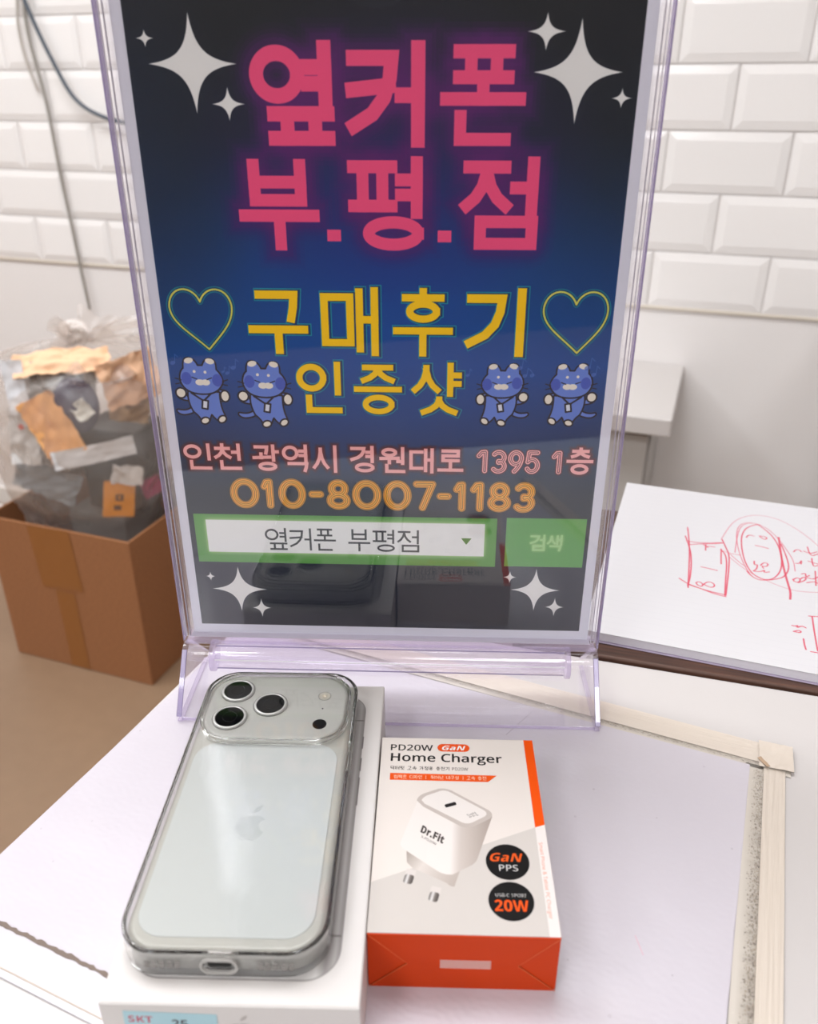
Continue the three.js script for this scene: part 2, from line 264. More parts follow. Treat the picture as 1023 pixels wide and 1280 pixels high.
// ---------------------------------------------------------------- laminated paper and tape on the counter (u along the sheet, v towards the viewer)
const PA = Math.atan2(0.394, 0.919), U = (u, v, y) => [u * 0.919 - v * 0.394, y, u * 0.394 + v * 0.919];
{
  const wob = noiseTex(512, 512, (u, v) => 0.5 + 0.32 * n2(u * 4, v * 3) + 0.12 * n2(u * 13 + 5, v * 11) + 0.03 * n2(u * 60, v * 60));
  const paperMap = canvasTex(1024, 724, (g, w, h) => {
    g.fillStyle = '#cac4cc'; g.fillRect(0, 0, w, h);
    const r = rng(5); g.strokeStyle = 'rgba(120,110,120,.5)'; g.lineWidth = 1.2;
    for (let i = 0; i < 26; i++) { g.globalAlpha = .25 + r() * .5; g.beginPath(); const x = r() * w, y = r() * h; g.arc(x, y, .6 + r() * 1.2, 0, 7); g.stroke(); }
    g.globalAlpha = .7; g.strokeStyle = '#9c929c'; g.beginPath(); g.moveTo(648, 6); g.lineTo(620, 92); g.stroke();
    g.strokeStyle = '#e0a0b0'; g.beginPath(); g.moveTo(900, 400); g.lineTo(915, 425); g.stroke(); g.globalAlpha = 1;
  });
  const t = thing('paper_sheet', 'large white paper sheet under clear film taped to the counter top', 'paper', U(-0.1175, -0.2490, 0.0004), -PA);
  part('sheet', planarUV(rbox(0.297, 0.0004, 0.213, 0.0001, 0, 0.0002, 0), 'xz', -0.1485, 0.1485, 0.1065, -0.1065), std('#ffffff', { map: paperMap, roughness: 0.45, clearcoat: 0.55, clearcoatRoughness: 0.12, clearcoatNormalScale: new THREE.Vector2(1, 1), bumpMap: wob, bumpScale: 0.0012 }), t);
  // adhesive tape: cream strips with grimy glue residue along the paper
  const grime = (seed, dens) => canvasTex(128, 2048, (g, w, h) => {
    g.fillStyle = '#cbc3b9'; g.fillRect(0, 0, w, h); const r = rng(seed), sm = g.createLinearGradient(0, 0, w, 0); sm.addColorStop(.2, 'rgba(120,110,98,0)'); sm.addColorStop(.75, 'rgba(110,100,90,.55)'); sm.addColorStop(1, 'rgba(96,86,76,.7)'); for (let y = 0; y < h; y += 4) { g.globalAlpha = (1 - .6 * y / h) * (.5 + .65 * (0.5 + 0.5 * n2(y / 60, seed))); g.fillStyle = sm; g.fillRect(0, y, w, 4); }
    for (let i = 0; i < dens; i++) { const y = r() * h, fade = 1 - 0.6 * y / h, x = w * (0.35 + 0.65 * Math.sqrt(r())); g.globalAlpha = (.3 + .6 * r()) * fade; g.fillStyle = ['#6d6257', '#8b7d6d', '#4f463f', '#a09482'][Math.floor(r() * 4)]; g.fillRect(x, y, 2 + r() * 9, 1 + r() * 8); }
    g.globalAlpha = .3; g.fillStyle = '#e8e2d9'; for (let i = 0; i < 40; i++) { const y = r() * h; g.fillRect(r() * w, y, 2 + r() * 12, 1 + r() * 10); } g.globalAlpha = 1;
  });
  const cream = std('#d6cabd', { roughness: 0.3, clearcoat: 0.5, clearcoatRoughness: 0.2, bumpMap: wob, bumpScale: 0.0004 });
  const strip = (label, u0, u1, v0, v1, seed, dens, tape, tilt = 0) => {
    const o = thing('adhesive_tape', label, 'tape', U((u0 + u1) / 2, (v0 + v1) / 2, 0.0004), -PA + tilt), long = Math.max(u1 - u0, v1 - v0), vertical = v1 - v0 > u1 - u0;
    const gm = std('#ffffff', { map: grime(seed, dens), roughness: 0.55 }), rw = tape[0], tw = tape[1], y = 0.0003;
    const rg = vertical ? rbox(rw, 0.0003, long, 0.0001, -(u1 - u0) / 2 + rw / 2, 0.00015, 0) : rbox(long, 0.0003, rw, 0.0001, 0, 0.00015, (v1 - v0) / 2 - rw / 2);
    planarUV(rg, vertical ? 'xz' : 'zx', vertical ? -(u1 - u0) / 2 : (v1 - v0) / 2, vertical ? -(u1 - u0) / 2 + rw : (v1 - v0) / 2 - rw, vertical ? -long / 2 : long / 2, vertical ? long / 2 : -long / 2);
    part('glue_residue', rg, gm, o, 'grimy strip of old glue');
    part('tape_strip', vertical ? rbox(tw, 0.0005, long, 0.0002, (u1 - u0) / 2 - tw / 2, 0.00025, 0) : rbox(long, 0.0005, tw, 0.0002, 0, 0.00025, -(v1 - v0) / 2 + tw / 2), cream, o);
    return o;
  };
  strip('cream tape strip with grimy glue beside the paper edge nearest the orange charger box', 0.0312, 0.0496, -0.357, -0.10, 3, 3200, [0.0085, 0.0099], 0.018);
  strip('long cream tape strip with grimy glue along the paper edge passing under the sign base', -0.23, 0.0498, -0.3755, -0.3557, 4, 3000, [0.0048, 0.0148], -0.012);
  const lo = thing('adhesive_tape', 'pale tape strip with a torn brown line left of the phone box', 'tape', U(-0.1175, -0.1335, 0.0004), -PA - 0.01);
  part('tape_strip', rbox(0.30, 0.0005, 0.0165, 0.0002, 0, 0.00025, 0), std('#cac5cb', { roughness: 0.25, clearcoat: 0.6, clearcoatRoughness: 0.15 }), lo);
  const torn = new THREE.Shape(); const rr = rng(21); const topP = [], botP = []; for (let i = 0; i <= 40; i++) { const x = -0.125 + 0.075 * i / 40; topP.push([x, 0.0004 + 0.0012 * rr() * (i % 40 ? 1 : 0)]); botP.push([x, -0.0003 - 0.0006 * rr()]); }
  torn.moveTo(...topP[0]); topP.slice(1).forEach((p) => torn.lineTo(...p)); botP.reverse().forEach((p) => torn.lineTo(...p));
  part('torn_edge', new THREE.ExtrudeGeometry(torn, { depth: 0.0003, bevelEnabled: false }).rotateX(-Math.PI / 2).translate(0, 0.0005, -0.0083), std('#75655a'), lo, 'dark torn edge');
  part('tape_crease', rbox(0.30, 0.0004, 0.0005, 0.0001, 0, 0.0006, 0.0055), std('#c0b2a2'), lo);
  const cor = thing('tape_scrap', 'crumpled clear tape scrap at the far corner of the taped paper', 'tape', U(0.0425, -0.3655, 0.0010), -PA + 0.06);
  part('scrap', sheetGeo(0.016, 0.019, 0.0006, 90, 4, 12, 0.0003).rotateX(-Math.PI / 2).translate(0, 0.0009, 0), std('#d6cabd', { roughness: 0.3, clearcoat: 0.5 }), cor);
  part('fold', sheetGeo(0.007, 0.002, 0.0004, 300, 6, 6, 0.0003).rotateX(-Math.PI / 2).rotateY(-.9).translate(-0.006, 0.0014, 0.007), std('#b59a80'), cor, 'brown folded bit');
}

// ---------------------------------------------------------------- notebook
{
  const strokes = [["box",[431,1558,453,1362,469,1099,475,892,482,669]],["box",[423,1411,452,1293,483,1104,490,817,478,696]],["box",[437,1334,503,1329,591,1354,678,1392]],["box",[455,1282,532,1321,620,1353,683,1387]],["box",[679,1443,704,1337,732,1214,731,1024,724,822,717,650]],["box",[671,1281,705,1238,717,1082,713,897,711,647]],["box",[718,635,648,644,558,686,475,718,419,773]],["box",[711,657,630,665,540,689,480,712]],["box",[676,1293,677,1174,680,1068]],["7",[570,1323,571,1234]],["7",[555,1318,595,1272,572,1302,631,1307]],["bar1",[551,981,603,974,657,965]],["8",[528,752,545,778,576,746,564,708,536,726,528,752]],["8",[576,746,599,797,640,783,647,740,620,718,588,739,576,746]],["conn",[676,1271,729,1246,806,1241]],["conn",[734,1237,797,1130,843,1084]],["oval1",[927,1784,855,1734,810,1572,811,1353,834,1144,880,995,951,938,1015,974,1064,1101,1079,1273,1063,1487,1014,1657,927,1784]],["oval2",[948,1779,867,1812,795,1737,773,1571,786,1344,825,1119,870,972]],["oval2",[768,1271,776,1477,804,1729,886,1808,987,1755,1062,1603,1114,1438,1154,1279,1155,1134]],["oval3",[847,1024,888,929,969,938,1033,981,1084,1028,1121,1162,1109,1327,1079,1515]],["big",[672,1440,714,1646,773,1818,867,1928,971,1960,1083,1928,1190,1815,1279,1679,1362,1504]],["big",[730,1192,797,1089,880,995,987,925,1073,879,1160,859,1317,900]],["slash",[1067,1616,1070,1490,1075,1293,1087,1109,1102,937,1114,837,1107,743]],["in1",[845,1537,855,1588,897,1579]],["in1",[934,1592,962,1544,988,1565,979,1596,939,1594]],["in1",[905,1431,951,1425,991,1412]],["in1",[895,1187,892,1123,918,1152,908,1066,880,1036,935,1046,963,1086,953,1041,990,1065]],["in1",[936,1139,956,1198,988,1177,973,1130,941,1136,954,1103]],["r1",[1160,1421,1171,1458,1196,1467,1213,1440]],["r1",[1165,1251,1189,1249,1206,1319,1198,1252]],["r1",[1136,1007,1161,1055,1186,1025,1166,979,1140,989,1137,1017]],["r1",[1166,979,1203,1012,1223,1058,1202,1070,1182,1033]],["r1",[1194,1108,1223,1138,1216,1075,1244,1105]],["r2",[1228,1456,1264,1425,1314,1476]],["r2",[1256,1533,1261,1381,1319,1445]],["r2",[1248,1312,1308,1291]],["r2",[1274,1364,1270,1236,1306,1270]],["r2",[1216,1075,1258,1051,1296,1103]],["r2",[1220,998,1266,1034,1289,1013]],["r2",[1284,1180,1275,979]],["bl",[1104,427,1121,421,1138,443,1128,407,1159,443,1181,427]],["bl",[1109,361,1135,386,1155,377,1142,356,1114,362]],["bl",[1161,299,1162,238,1168,187]],["bl",[1226,574,1226,434,1229,293,1232,195]],["bl",[1207,573,1278,588]],["bl",[1194,174,1248,175]]];
  const map = canvasTex(1536, 1164, (g, w, h) => {
    g.fillStyle = '#cfcdd0'; g.fillRect(0, 0, w, h); const k = w / 300, X = (u) => (u / 10 + 9) * k, Y = (v) => h - (v / 10 + 4.5) * k;
    g.strokeStyle = 'rgba(150,150,165,.16)'; g.lineWidth = 1; for (let i = 1; i < 34; i++) { g.beginPath(); g.moveTo(0, h - i * 34); g.lineTo(w, h - i * 34); g.stroke(); }
    g.lineCap = 'round'; g.lineJoin = 'round';
    for (const [kind, p] of strokes) {
      const fine = kind === 'big' || kind === 'oval2' || kind === 'conn';
      g.strokeStyle = '#c8324a'; g.lineWidth = kind === 'slash' ? 7 : fine ? 3.2 : 4.8; g.globalAlpha = kind === 'big' ? .45 : fine ? .6 : .78;
      g.beginPath(); g.moveTo(X(p[0]), Y(p[1])); for (let i = 2; i < p.length - 2; i += 2) g.quadraticCurveTo(X(p[i]), Y(p[i + 1]), (X(p[i]) + X(p[i + 2])) / 2, (Y(p[i + 1]) + Y(p[i + 3])) / 2); g.lineTo(X(p[p.length - 2]), Y(p[p.length - 1])); g.stroke();
    }
    g.globalAlpha = 1;
  });
  const a = Math.atan2(0.33587, 0.94191), t = thing('notepad', 'thick white notepad with red pen figures lying on the wooden desk', 'notepad', [0.1154, 0, -0.4231], -a);
  part('page', planarUV(rbox(0.30, 0.0006, 0.227, 0.0002, 0.141, 0.0068, -0.109), 'xz', -0.009, 0.291, 0.0045, -0.2225), std('#ffffff', { map, roughness: 0.7 }), t, 'top page with red handwriting');
  part('page_block', rbox(0.3, 0.0058, 0.226, 0.0006, 0.141, 0.0034, -0.1095), std('#e4e0e8', { roughness: 0.8 }), t);
  part('back_cover', rbox(0.3005, 0.0006, 0.228, 0.0002, 0.141, 0.0003, -0.109), std('#b6a9c0'), t);
}

// ---------------------------------------------------------------- sign holder and poster
const SX = -0.0105, SZ = -0.3713, SA = -0.03498, OY = 0.0427;
const clear = std('#fefeff', { transmission: 1, thickness: 0, roughness: 0.01, ior: 1.56 });
const clearTint = std('#fefdff', { transmission: 1, thickness: 0, roughness: 0.03, ior: 1.49 });
const lilac = std('#f1ebf8', { transmission: 0.82, thickness: 0, roughness: 0.12, ior: 1.49 });
const lilacDeep = std('#c3b8d6', { transmission: 0.55, thickness: 0, roughness: 0.2, ior: 1.49 });
const bar = new THREE.MeshPhysicalMaterial({ color: C('#ffffff'), transmission: 1, thickness: 0.004, roughness: 0.04, ior: 1.47, attenuationColor: C('#eee4fa'), attenuationDistance: 0.016 });
{
  const t = thing('sign_holder', 'clear acrylic table sign holder with lilac edges standing on the paper sheet', 'sign holder', [SX, 0, SZ], SA);
  const panel = (z, notch) => {
    const s = new THREE.Shape(), hw = 0.1062, y0 = OY - 0.0052, y1 = OY + 0.299;
    s.moveTo(-hw, y0); s.lineTo(hw, y0); s.lineTo(hw, y1);
    if (notch) { const nx = -0.0022, cy = OY + 0.3027, r = 0.0193, dx = Math.sqrt(r * r - (cy - y1) ** 2); s.lineTo(nx + dx, y1); s.absarc(nx, cy, r, Math.atan2(y1 - cy, dx), Math.atan2(y1 - cy, -dx), true); }
    s.lineTo(-hw, y1); s.closePath();
    return new THREE.ExtrudeGeometry(s, { depth: 0.0018, bevelEnabled: false, curveSegments: 24 }).translate(0, 0, z);
  };
  part('front_panel', panel(0.0006, true), clear, t);
  part('back_panel', panel(-0.0024, false), clear, t);
  for (const s of [-1, 1]) {
    const r = part('side_rail', rbox(0.0046, 0.309, 0.0075, 0.0006, s * 0.1083, OY + 0.1455, 0), clearTint, t);
    part('rail_edge', rbox(0.0008, 0.309, 0.0050, 0.0003, s * 0.1106, OY + 0.1455, 0), lilacDeep, r, 'lilac outer edge');
    part('groove', rbox(0.0004, 0.300, 0.0012, 0.0001, s * 0.1066, OY + 0.145, 0.0030), std('#b3adb8', { roughness: 0.3 }), r);
    part('groove', rbox(0.0003, 0.304, 0.0010, 0.0001, s * 0.1081, OY + 0.1475, 0.0034), std('#c4bec9', { roughness: 0.3 }), r);
  }
  const br = part('bottom_rail', rbox(0.2214, 0.0042, 0.0075, 0.0006, 0, OY - 0.0072, 0), clearTint, t);
  part('rail_edge', rbox(0.219, 0.001, 0.0077, 0.0003, 0, OY - 0.0097, 0), lilac, br);
  part('groove', rbox(0.212, 0.0004, 0.0078, 0.0001, 0, OY - 0.0052, 0), std('#bdb6c4'), br);
  // hinge under the panel
  const ht = part('hinge_tube', mergeGeometries([new THREE.CylinderGeometry(0.0073, 0.0073, 0.187, 40, 1, true), new THREE.CylinderGeometry(0.0052, 0.0052, 0.187, 40, 1, true)]).rotateZ(Math.PI / 2).translate(0, OY - 0.0185, 0.001), std('#fbf9fd', { transmission: 0.95, thickness: 0, roughness: 0.06, ior: 1.6 }), t);
  for (const [dy, dz] of [[0.0068, 0.002], [-0.0062, 0.0042], [0.0012, 0.0073]]) part('tube_line', rbox(0.187, 0.0006, 0.0006, 0.0002, 0, OY - 0.0185 + dy, 0.001 + dz), dy === 0.0012 ? std('#ffffff', { transmission: 0.4, thickness: 0, roughness: 0.1 }) : lilacDeep, ht);
  part('tube_lip', rbox(0.189, 0.006, 0.002, 0.0006, 0.001, OY - 0.028, 0.001), clearTint, ht);
  part('tube_sleeve', cyl(0.0077, 0.021, 40).rotateZ(Math.PI / 2).translate(0.083, OY - 0.0185, 0.001), clearTint, ht);
  for (const s of [-1, 1]) {
    part('hinge_collar', cyl(0.0086, 0.0022, 36).rotateZ(Math.PI / 2).translate(s * 0.0955, OY - 0.0195, 0.001), lilac, t);
    part('hinge_pin', cyl(0.0042, 0.013, 28).rotateZ(Math.PI / 2).translate(s * 0.1025, OY - 0.0185, 0.001), clearTint, t);
  }
  // foot: thin floor plate with two upright triangular cheeks
  const plate = part('base_plate', rbox(0.2165, 0.0022, 0.0545, 0.0006, 0, 0.0023, 0.0015), clear, t);
  part('front_edge', rbox(0.2165, 0.0018, 0.0006, 0.0002, 0, 0.0023, 0.0288), lilac, plate);
  for (const s of [-1, 1]) {
    const sh = new THREE.Shape(); sh.moveTo(-0.0265, 0.0002); sh.lineTo(0.0292, 0.0002); sh.quadraticCurveTo(0.0305, 0.003, 0.029, 0.006); sh.lineTo(0.0075, 0.030); sh.quadraticCurveTo(0.003, 0.0335, -0.002, 0.030); sh.lineTo(-0.0272, 0.005); sh.closePath();
    const cheek = part('cheek', new THREE.ExtrudeGeometry(sh, { depth: 0.0024, bevelEnabled: true, bevelSize: 0.0003, bevelThickness: 0.0003, bevelSegments: 2 }).rotateY(-Math.PI / 2).translate(s * 0.1092 + 0.0012, 0.0006, 0), clearTint, t);
    const line = (z0, y0, z1, y1, w) => { const l = Math.hypot(z1 - z0, y1 - y0); return rbox(0.0027, w, l, 0.0004).rotateX(-Math.atan2(y1 - y0, z1 - z0)).translate(s * 0.1092, (y0 + y1) / 2 + 0.0006, (z0 + z1) / 2); };
    part('cheek_edge', line(0.0298, 0.004, 0.0072, 0.0305, 0.0011), lilacDeep, cheek, 'lilac front edge');
    part('cheek_edge', line(-0.0275, 0.0045, -0.002, 0.0303, 0.0009), lilac, cheek);
    part('cheek_edge', line(-0.0265, 0.0006, 0.0292, 0.0006, 0.0009), lilac, cheek);
  }
}
// poster, printed flat; drawn in millimetres from the upper left of the dark print
const posterMap = canvasTex(1448, 2048, (g, w, h) => {
  g.fillStyle = '#e2e0ea'; g.fillRect(0, 0, w, h); const k = w / 210, DW = 200.6, DH = 287.2; g.scale(k, k); g.translate(4.7, 4.7);
  g.save(); g.beginPath(); g.rect(0, 0, DW, DH); g.clip();
  const bg = g.createLinearGradient(0, 0, 0, DH); bg.addColorStop(0, '#0b0d14'); bg.addColorStop(.16, '#0d1725'); bg.addColorStop(.36, '#00366a'); bg.addColorStop(.5, '#00488e'); bg.addColorStop(.62, '#023464'); bg.addColorStop(.73, '#152338'); bg.addColorStop(1, '#181d2a'); g.fillStyle = bg; g.fillRect(0, 0, DW, DH);
  const glow = (x, y, rx, ry, col) => { g.save(); g.translate(x, y); g.scale(1, ry / rx); const q = g.createRadialGradient(0, 0, 0, 0, 0, rx); q.addColorStop(0, col + ')'); q.addColorStop(.5, col.replace(/[\d.]+$/, (v) => v * .55) + ')'); q.addColorStop(1, col.replace(/[\d.]+$/, '0') + ')'); g.fillStyle = q; g.fillRect(-rx, -rx, 2 * rx, 2 * rx); g.restore(); };
  glow(100, 128, 120, 90, 'rgba(0,76,156,0.8'); glow(100, 96, 75, 45, 'rgba(0,58,150,0.55'); glow(0, 60, 46, 90, 'rgba(22,40,70,0.55');
  glow(104, 56, 88, 62, 'rgba(44,26,104,0.7');
  // big pink words with their violet glow
  const big = [['옆', 47.5, 14.8, 80.9, 52.5, 5.6], ['커', 85.4, 14.9, 117.1, 53.1, 5.6], ['폰', 123, 16.3, 157, 52.4, 4.9], ['부', 38.8, 57.4, 73, 93.8, 5], ['평', 85.2, 56.2, 117.1, 93.6, 5], ['점', 132.2, 56.2, 164.9, 93, 5]];
  for (const [lw, al] of [[15, .10], [11, .16], [8, .24], [5, .3]]) { g.strokeStyle = `rgba(92,18,104,${al})`; for (const [c, a, b, x, y, s] of big) putSyllable(g, c, a, b, x, y, s, (run) => { g.lineWidth = s + lw; g.lineJoin = 'round'; run(); }); }
  g.strokeStyle = g.fillStyle = '#f44e80'; for (const [c, a, b, x, y, s] of big) putSyllable(g, c, a, b, x, y, s); g.fillRect(75.9, 85.1, 5.9, 4.8); g.fillRect(122.9, 85.2, 5.8, 4.8);
  // yellow words with a teal outline set off to the right
  const yel = [['구', 38.6, 110.8, 65.6, 139.4, 3.7], ['매', 71.5, 109, 97.2, 139.9, 3.4], ['후', 103.6, 109.2, 130.4, 139.9, 3.3], ['기', 135.9, 109, 162.1, 139.6, 3.9], ['인', 58.8, 142.6, 79.8, 167.5, 3], ['증', 85.3, 143.8, 107.6, 167.7, 2.8], ['샷', 112.1, 142.5, 135, 167.7, 2.9]];
  for (const [c, a, b, x, y, s] of yel) putSyllable(g, c, a, b, x, y, s, (run) => {
    g.save(); g.translate(.55, 0); g.strokeStyle = '#0f8d9c'; g.lineWidth = s + 1.9; run(); g.strokeStyle = '#003468'; g.lineWidth = s + 1.0; run(); g.restore(); g.strokeStyle = '#ffcc00'; g.lineWidth = s; run(); });
  const heart = (x0, y0, x1, y1) => { const p = new Path2D(), X = (x) => x0 + (x1 - x0) * x, Y = (y) => y0 + (y1 - y0) * y; p.moveTo(X(.5), Y(.22)); p.bezierCurveTo(X(.4), Y(-.06), X(.06), Y(-.04), X(.02), Y(.28)); p.bezierCurveTo(X(0), Y(.56), X(.3), Y(.72), X(.57), Y(1)); p.bezierCurveTo(X(.75), Y(.78), X(1), Y(.56), X(.98), Y(.28)); p.bezierCurveTo(X(.94), Y(-.04), X(.6), Y(-.06), X(.5), Y(.22)); p.closePath(); return p; };
  g.lineJoin = 'round'; for (const b of [[3.4, 109.9, 32.5, 137.5], [169.4, 109.8, 198.6, 137.5]]) { g.strokeStyle = '#15808c'; g.lineWidth = 2.7; g.stroke(heart(...b)); g.strokeStyle = '#003468'; g.lineWidth = 1.8; g.stroke(heart(...b)); g.strokeStyle = '#d9d65a'; g.lineWidth = .8; g.stroke(heart(...b)); }
  // four plain blue cats
  const cat = (x0, y0, x1, y1, flip) => {
    g.save(); g.translate((x0 + x1) / 2, y0); g.scale((flip ? -1 : 1) * (x1 - x0) / 100, (y1 - y0) / 120); g.lineWidth = 2.8; g.strokeStyle = '#0c1022'; const blue = '#6483d2', cr = '#efe6d6';
    const blob = (f, fill) => { g.beginPath(); f(); g.fillStyle = fill; g.fill(); g.stroke(); };
    blob(() => { g.moveTo(-20, 100); g.quadraticCurveTo(-40, 108, -48, 98); g.quadraticCurveTo(-50, 92, -42, 94); g.quadraticCurveTo(-30, 96, -22, 90); }, blue);
    blob(() => { g.moveTo(-30, 60); g.quadraticCurveTo(-46, 52, -46, 64); g.quadraticCurveTo(-44, 78, -22, 78); g.closePath(); }, blue); blob(() => { g.ellipse(-37, 64, 9, 9, 0, 0, 7); }, cr);
    blob(() => { g.moveTo(30, 58); g.quadraticCurveTo(46, 56, 48, 68); g.quadraticCurveTo(48, 80, 32, 78); g.closePath(); }, blue); blob(() => { g.ellipse(41, 69, 8, 10, 0, 0, 7); }, cr);
    blob(() => { g.moveTo(-24, 60); g.quadraticCurveTo(-28, 80, -18, 98); g.quadraticCurveTo(-6, 108, -6, 116); g.quadraticCurveTo(4, 122, 10, 112); g.quadraticCurveTo(12, 106, 14, 103); g.quadraticCurveTo(20, 112, 28, 116); g.quadraticCurveTo(40, 114, 38, 104); g.quadraticCurveTo(30, 86, 32, 62); g.closePath(); }, blue);
    blob(() => { g.ellipse(1, 114, 8, 6, -.3, 0, 7); }, cr); blob(() => { g.ellipse(32, 111, 8, 6, -.6, 0, 7); }, cr);
    blob(() => { g.moveTo(-36, 40); g.quadraticCurveTo(-36, 26, -28, 20); g.quadraticCurveTo(-28, 0, -16, 2); g.quadraticCurveTo(-6, 4, -2, 15); g.lineTo(6, 15); g.quadraticCurveTo(10, 3, 20, 3); g.quadraticCurveTo(32, 4, 30, 22); g.quadraticCurveTo(40, 32, 40, 44); g.quadraticCurveTo(32, 66, 4, 66); g.quadraticCurveTo(-32, 66, -36, 40); }, blue);
    g.fillStyle = cr; g.beginPath(); g.ellipse(-17, 7, 8, 5, -.2, 0, 7); g.fill(); g.beginPath(); g.ellipse(20, 8, 8, 5, .2, 0, 7); g.fill();
    g.fillStyle = '#3f59b8'; g.beginPath(); g.ellipse(-24, 38, 9, 11, 0, 0, 7); g.fill(); g.beginPath(); g.ellipse(30, 41, 9, 11, 0, 0, 7); g.fill();
    g.fillStyle = cr; g.beginPath(); g.ellipse(-1, 45, 8, 5.5, 0, 0, 7); g.ellipse(9, 45, 8, 5.5, 0, 0, 7); g.fill(); g.beginPath(); g.arc(-9, 26, 2.6, 0, 7); g.fill(); g.beginPath(); g.arc(10, 27, 2.6, 0, 7); g.fill();
    g.lineWidth = 1.8; g.beginPath(); g.moveTo(-14, 36); g.lineTo(-6, 39); g.moveTo(12, 40); g.lineTo(20, 37); g.moveTo(-44, 38); g.lineTo(-34, 41); g.moveTo(-44, 48); g.lineTo(-34, 46); g.moveTo(48, 40); g.lineTo(39, 43); g.moveTo(47, 50); g.lineTo(38, 48); g.stroke();
    g.lineWidth = 3; g.beginPath(); g.moveTo(-18, 64); g.lineTo(2, 78); g.lineTo(16, 65); g.stroke(); g.save(); g.translate(4, 84); g.rotate(.16); g.fillStyle = '#dfe1ea'; g.fillRect(-5, -7, 10, 15); g.strokeRect(-5, -7, 10, 15); g.restore(); g.restore();
  };
  cat(.9, 140.9, 27.3, 173.6, false); cat(30, 142.1, 56.7, 174.9, false); cat(141.5, 142.2, 166.7, 172.8, true); cat(172.8, 141.9, 198, 172.4, true);
  const note = (x, y, s, two) => { g.strokeStyle = g.fillStyle = '#4d6dbb'; g.globalAlpha = .7; g.lineWidth = .35; g.beginPath(); g.ellipse(x, y, s * .5, s * .38, -.4, 0, 7); g.fill(); g.beginPath(); g.moveTo(x + s * .42, y); g.lineTo(x + s * .42 + .4, y - s * 1.7); g.lineTo(x + s * 1.1, y - s * 1.2); g.stroke(); if (two) { g.beginPath(); g.ellipse(x + s * 1.5, y - .3, s * .5, s * .38, -.4, 0, 7); g.fill(); g.beginPath(); g.moveTo(x + s * 1.95, y - .3); g.lineTo(x + s * 1.1, y - s * 1.3); g.stroke(); } g.globalAlpha = 1; };
  note(2.2, 144, 2.4); note(27, 148.6, 2); note(30, 146, 2.4); note(25, 148, 1.4); note(137.5, 148.4, 1.8); note(161, 144.8, 2.6); note(163.5, 148.4, 2.2, true); note(191.5, 144.4, 2.8); note(194.5, 147.5, 2.4);
  // address
  const adr = [['인', 1.8, 183.5, 15.2, 197.3], ['천', 16.6, 183.3, 29.8, 197.2], ['광', 35.2, 183.6, 48.3, 197.5], ['역', 49.6, 183.4, 62.2, 197.8], ['시', 64.2, 183.6, 76.1, 198], ['경', 82.5, 183.6, 94.2, 197.5], ['원', 96.5, 184, 109.1, 197.6], ['대', 110.9, 184.4, 122.7, 197.6], ['로', 124.4, 184.9, 137, 196.5], ['층', 185.9, 183, 198.7, 197.1]];
  for (const [lw, al] of [[3.4, .25], [2.2, .4], [1.2, .5]]) { g.strokeStyle = `rgba(100,14,32,${al})`; for (const [c, a, b, x, y] of adr) putSyllable(g, c, a, b, x, y, 1.75, (run) => { g.lineWidth = 1.75 + lw; run(); }); }
  g.strokeStyle = '#fcb6b4'; for (const [c, a, b, x, y] of adr) putSyllable(g, c, a, b, x, y, 1.75);
  const numerals = (s, spots, layers) => { for (const [col, lw] of layers) { g.strokeStyle = col; g.lineWidth = lw; g.lineCap = 'round'; g.lineJoin = 'round'; spots.forEach((b, i) => g.stroke(digit(s[i], ...b))); } };
  const yr = [[144.2, 148.2], [151, 156.6], [159.2, 164.6], [167.2, 172.4], [180, 183.4]].map(([a, b]) => [a, 186, b, 195.8]); numerals('13951', yr, [['rgba(100,14,32,.8)', 3.6], ['#fcb6b4', 2.4], ['#5a2436', 1.2], ['#fcb6b4', .45]]);
  const ph = [['0', 22.4, 37.2], ['1', 37.8, 45], ['0', 46.3, 60.3], ['-', 61, 69.4], ['8', 70, 82.2], ['0', 82.7, 97.4], ['0', 98, 112.2], ['7', 112.6, 124.2], ['-', 124, 132], ['1', 132.2, 139.6], ['1', 140.4, 148.6], ['8', 149, 161], ['3', 161.2, 172.9]];
  for (const [col, lw] of [['rgba(70,50,16,.45)', 4.8], ['#f2a436', 3.7], ['#4a3c28', 3.0], ['#ffae30', 2.6], ['#553f18', 1.1], ['#ffbc48', .6]]) { g.strokeStyle = col; g.lineWidth = lw; g.lineCap = 'round'; g.lineJoin = 'round'; for (const [d, a, b] of ph) g.stroke(digit(d, a + 2, 203.3, b - 2, 216)); }
  // search bar and button
  g.fillStyle = '#5fa04c'; g.fillRect(2.7, 221.4, 151.9, 27.6); g.save(); g.shadowColor = '#e8f0c8'; g.shadowBlur = 16; g.fillStyle = '#f2f2f0'; g.fillRect(8.6, 224.6, 140, 18.4); g.restore(); g.fillStyle = '#f2f2f0'; g.fillRect(8.8, 224.8, 139.6, 18);
  g.strokeStyle = '#34373c'; putWord(g, '옆커폰 부평점', 38, 228.7, 116, 241.3, 1.0, .12); g.fillStyle = '#5d8a3a'; g.beginPath(); g.moveTo(137, 232.8); g.lineTo(142.2, 232.8); g.lineTo(139.6, 236.4); g.fill();
  g.fillStyle = '#5fa64e'; g.fillRect(159.2, 220.9, 39.5, 27.6); g.save(); g.shadowColor = '#bfe39a'; g.shadowBlur = 10; g.strokeStyle = '#a9d78c'; putWord(g, '검색', 171.4, 230, 187.6, 239.3, 1.1, .1); g.restore();
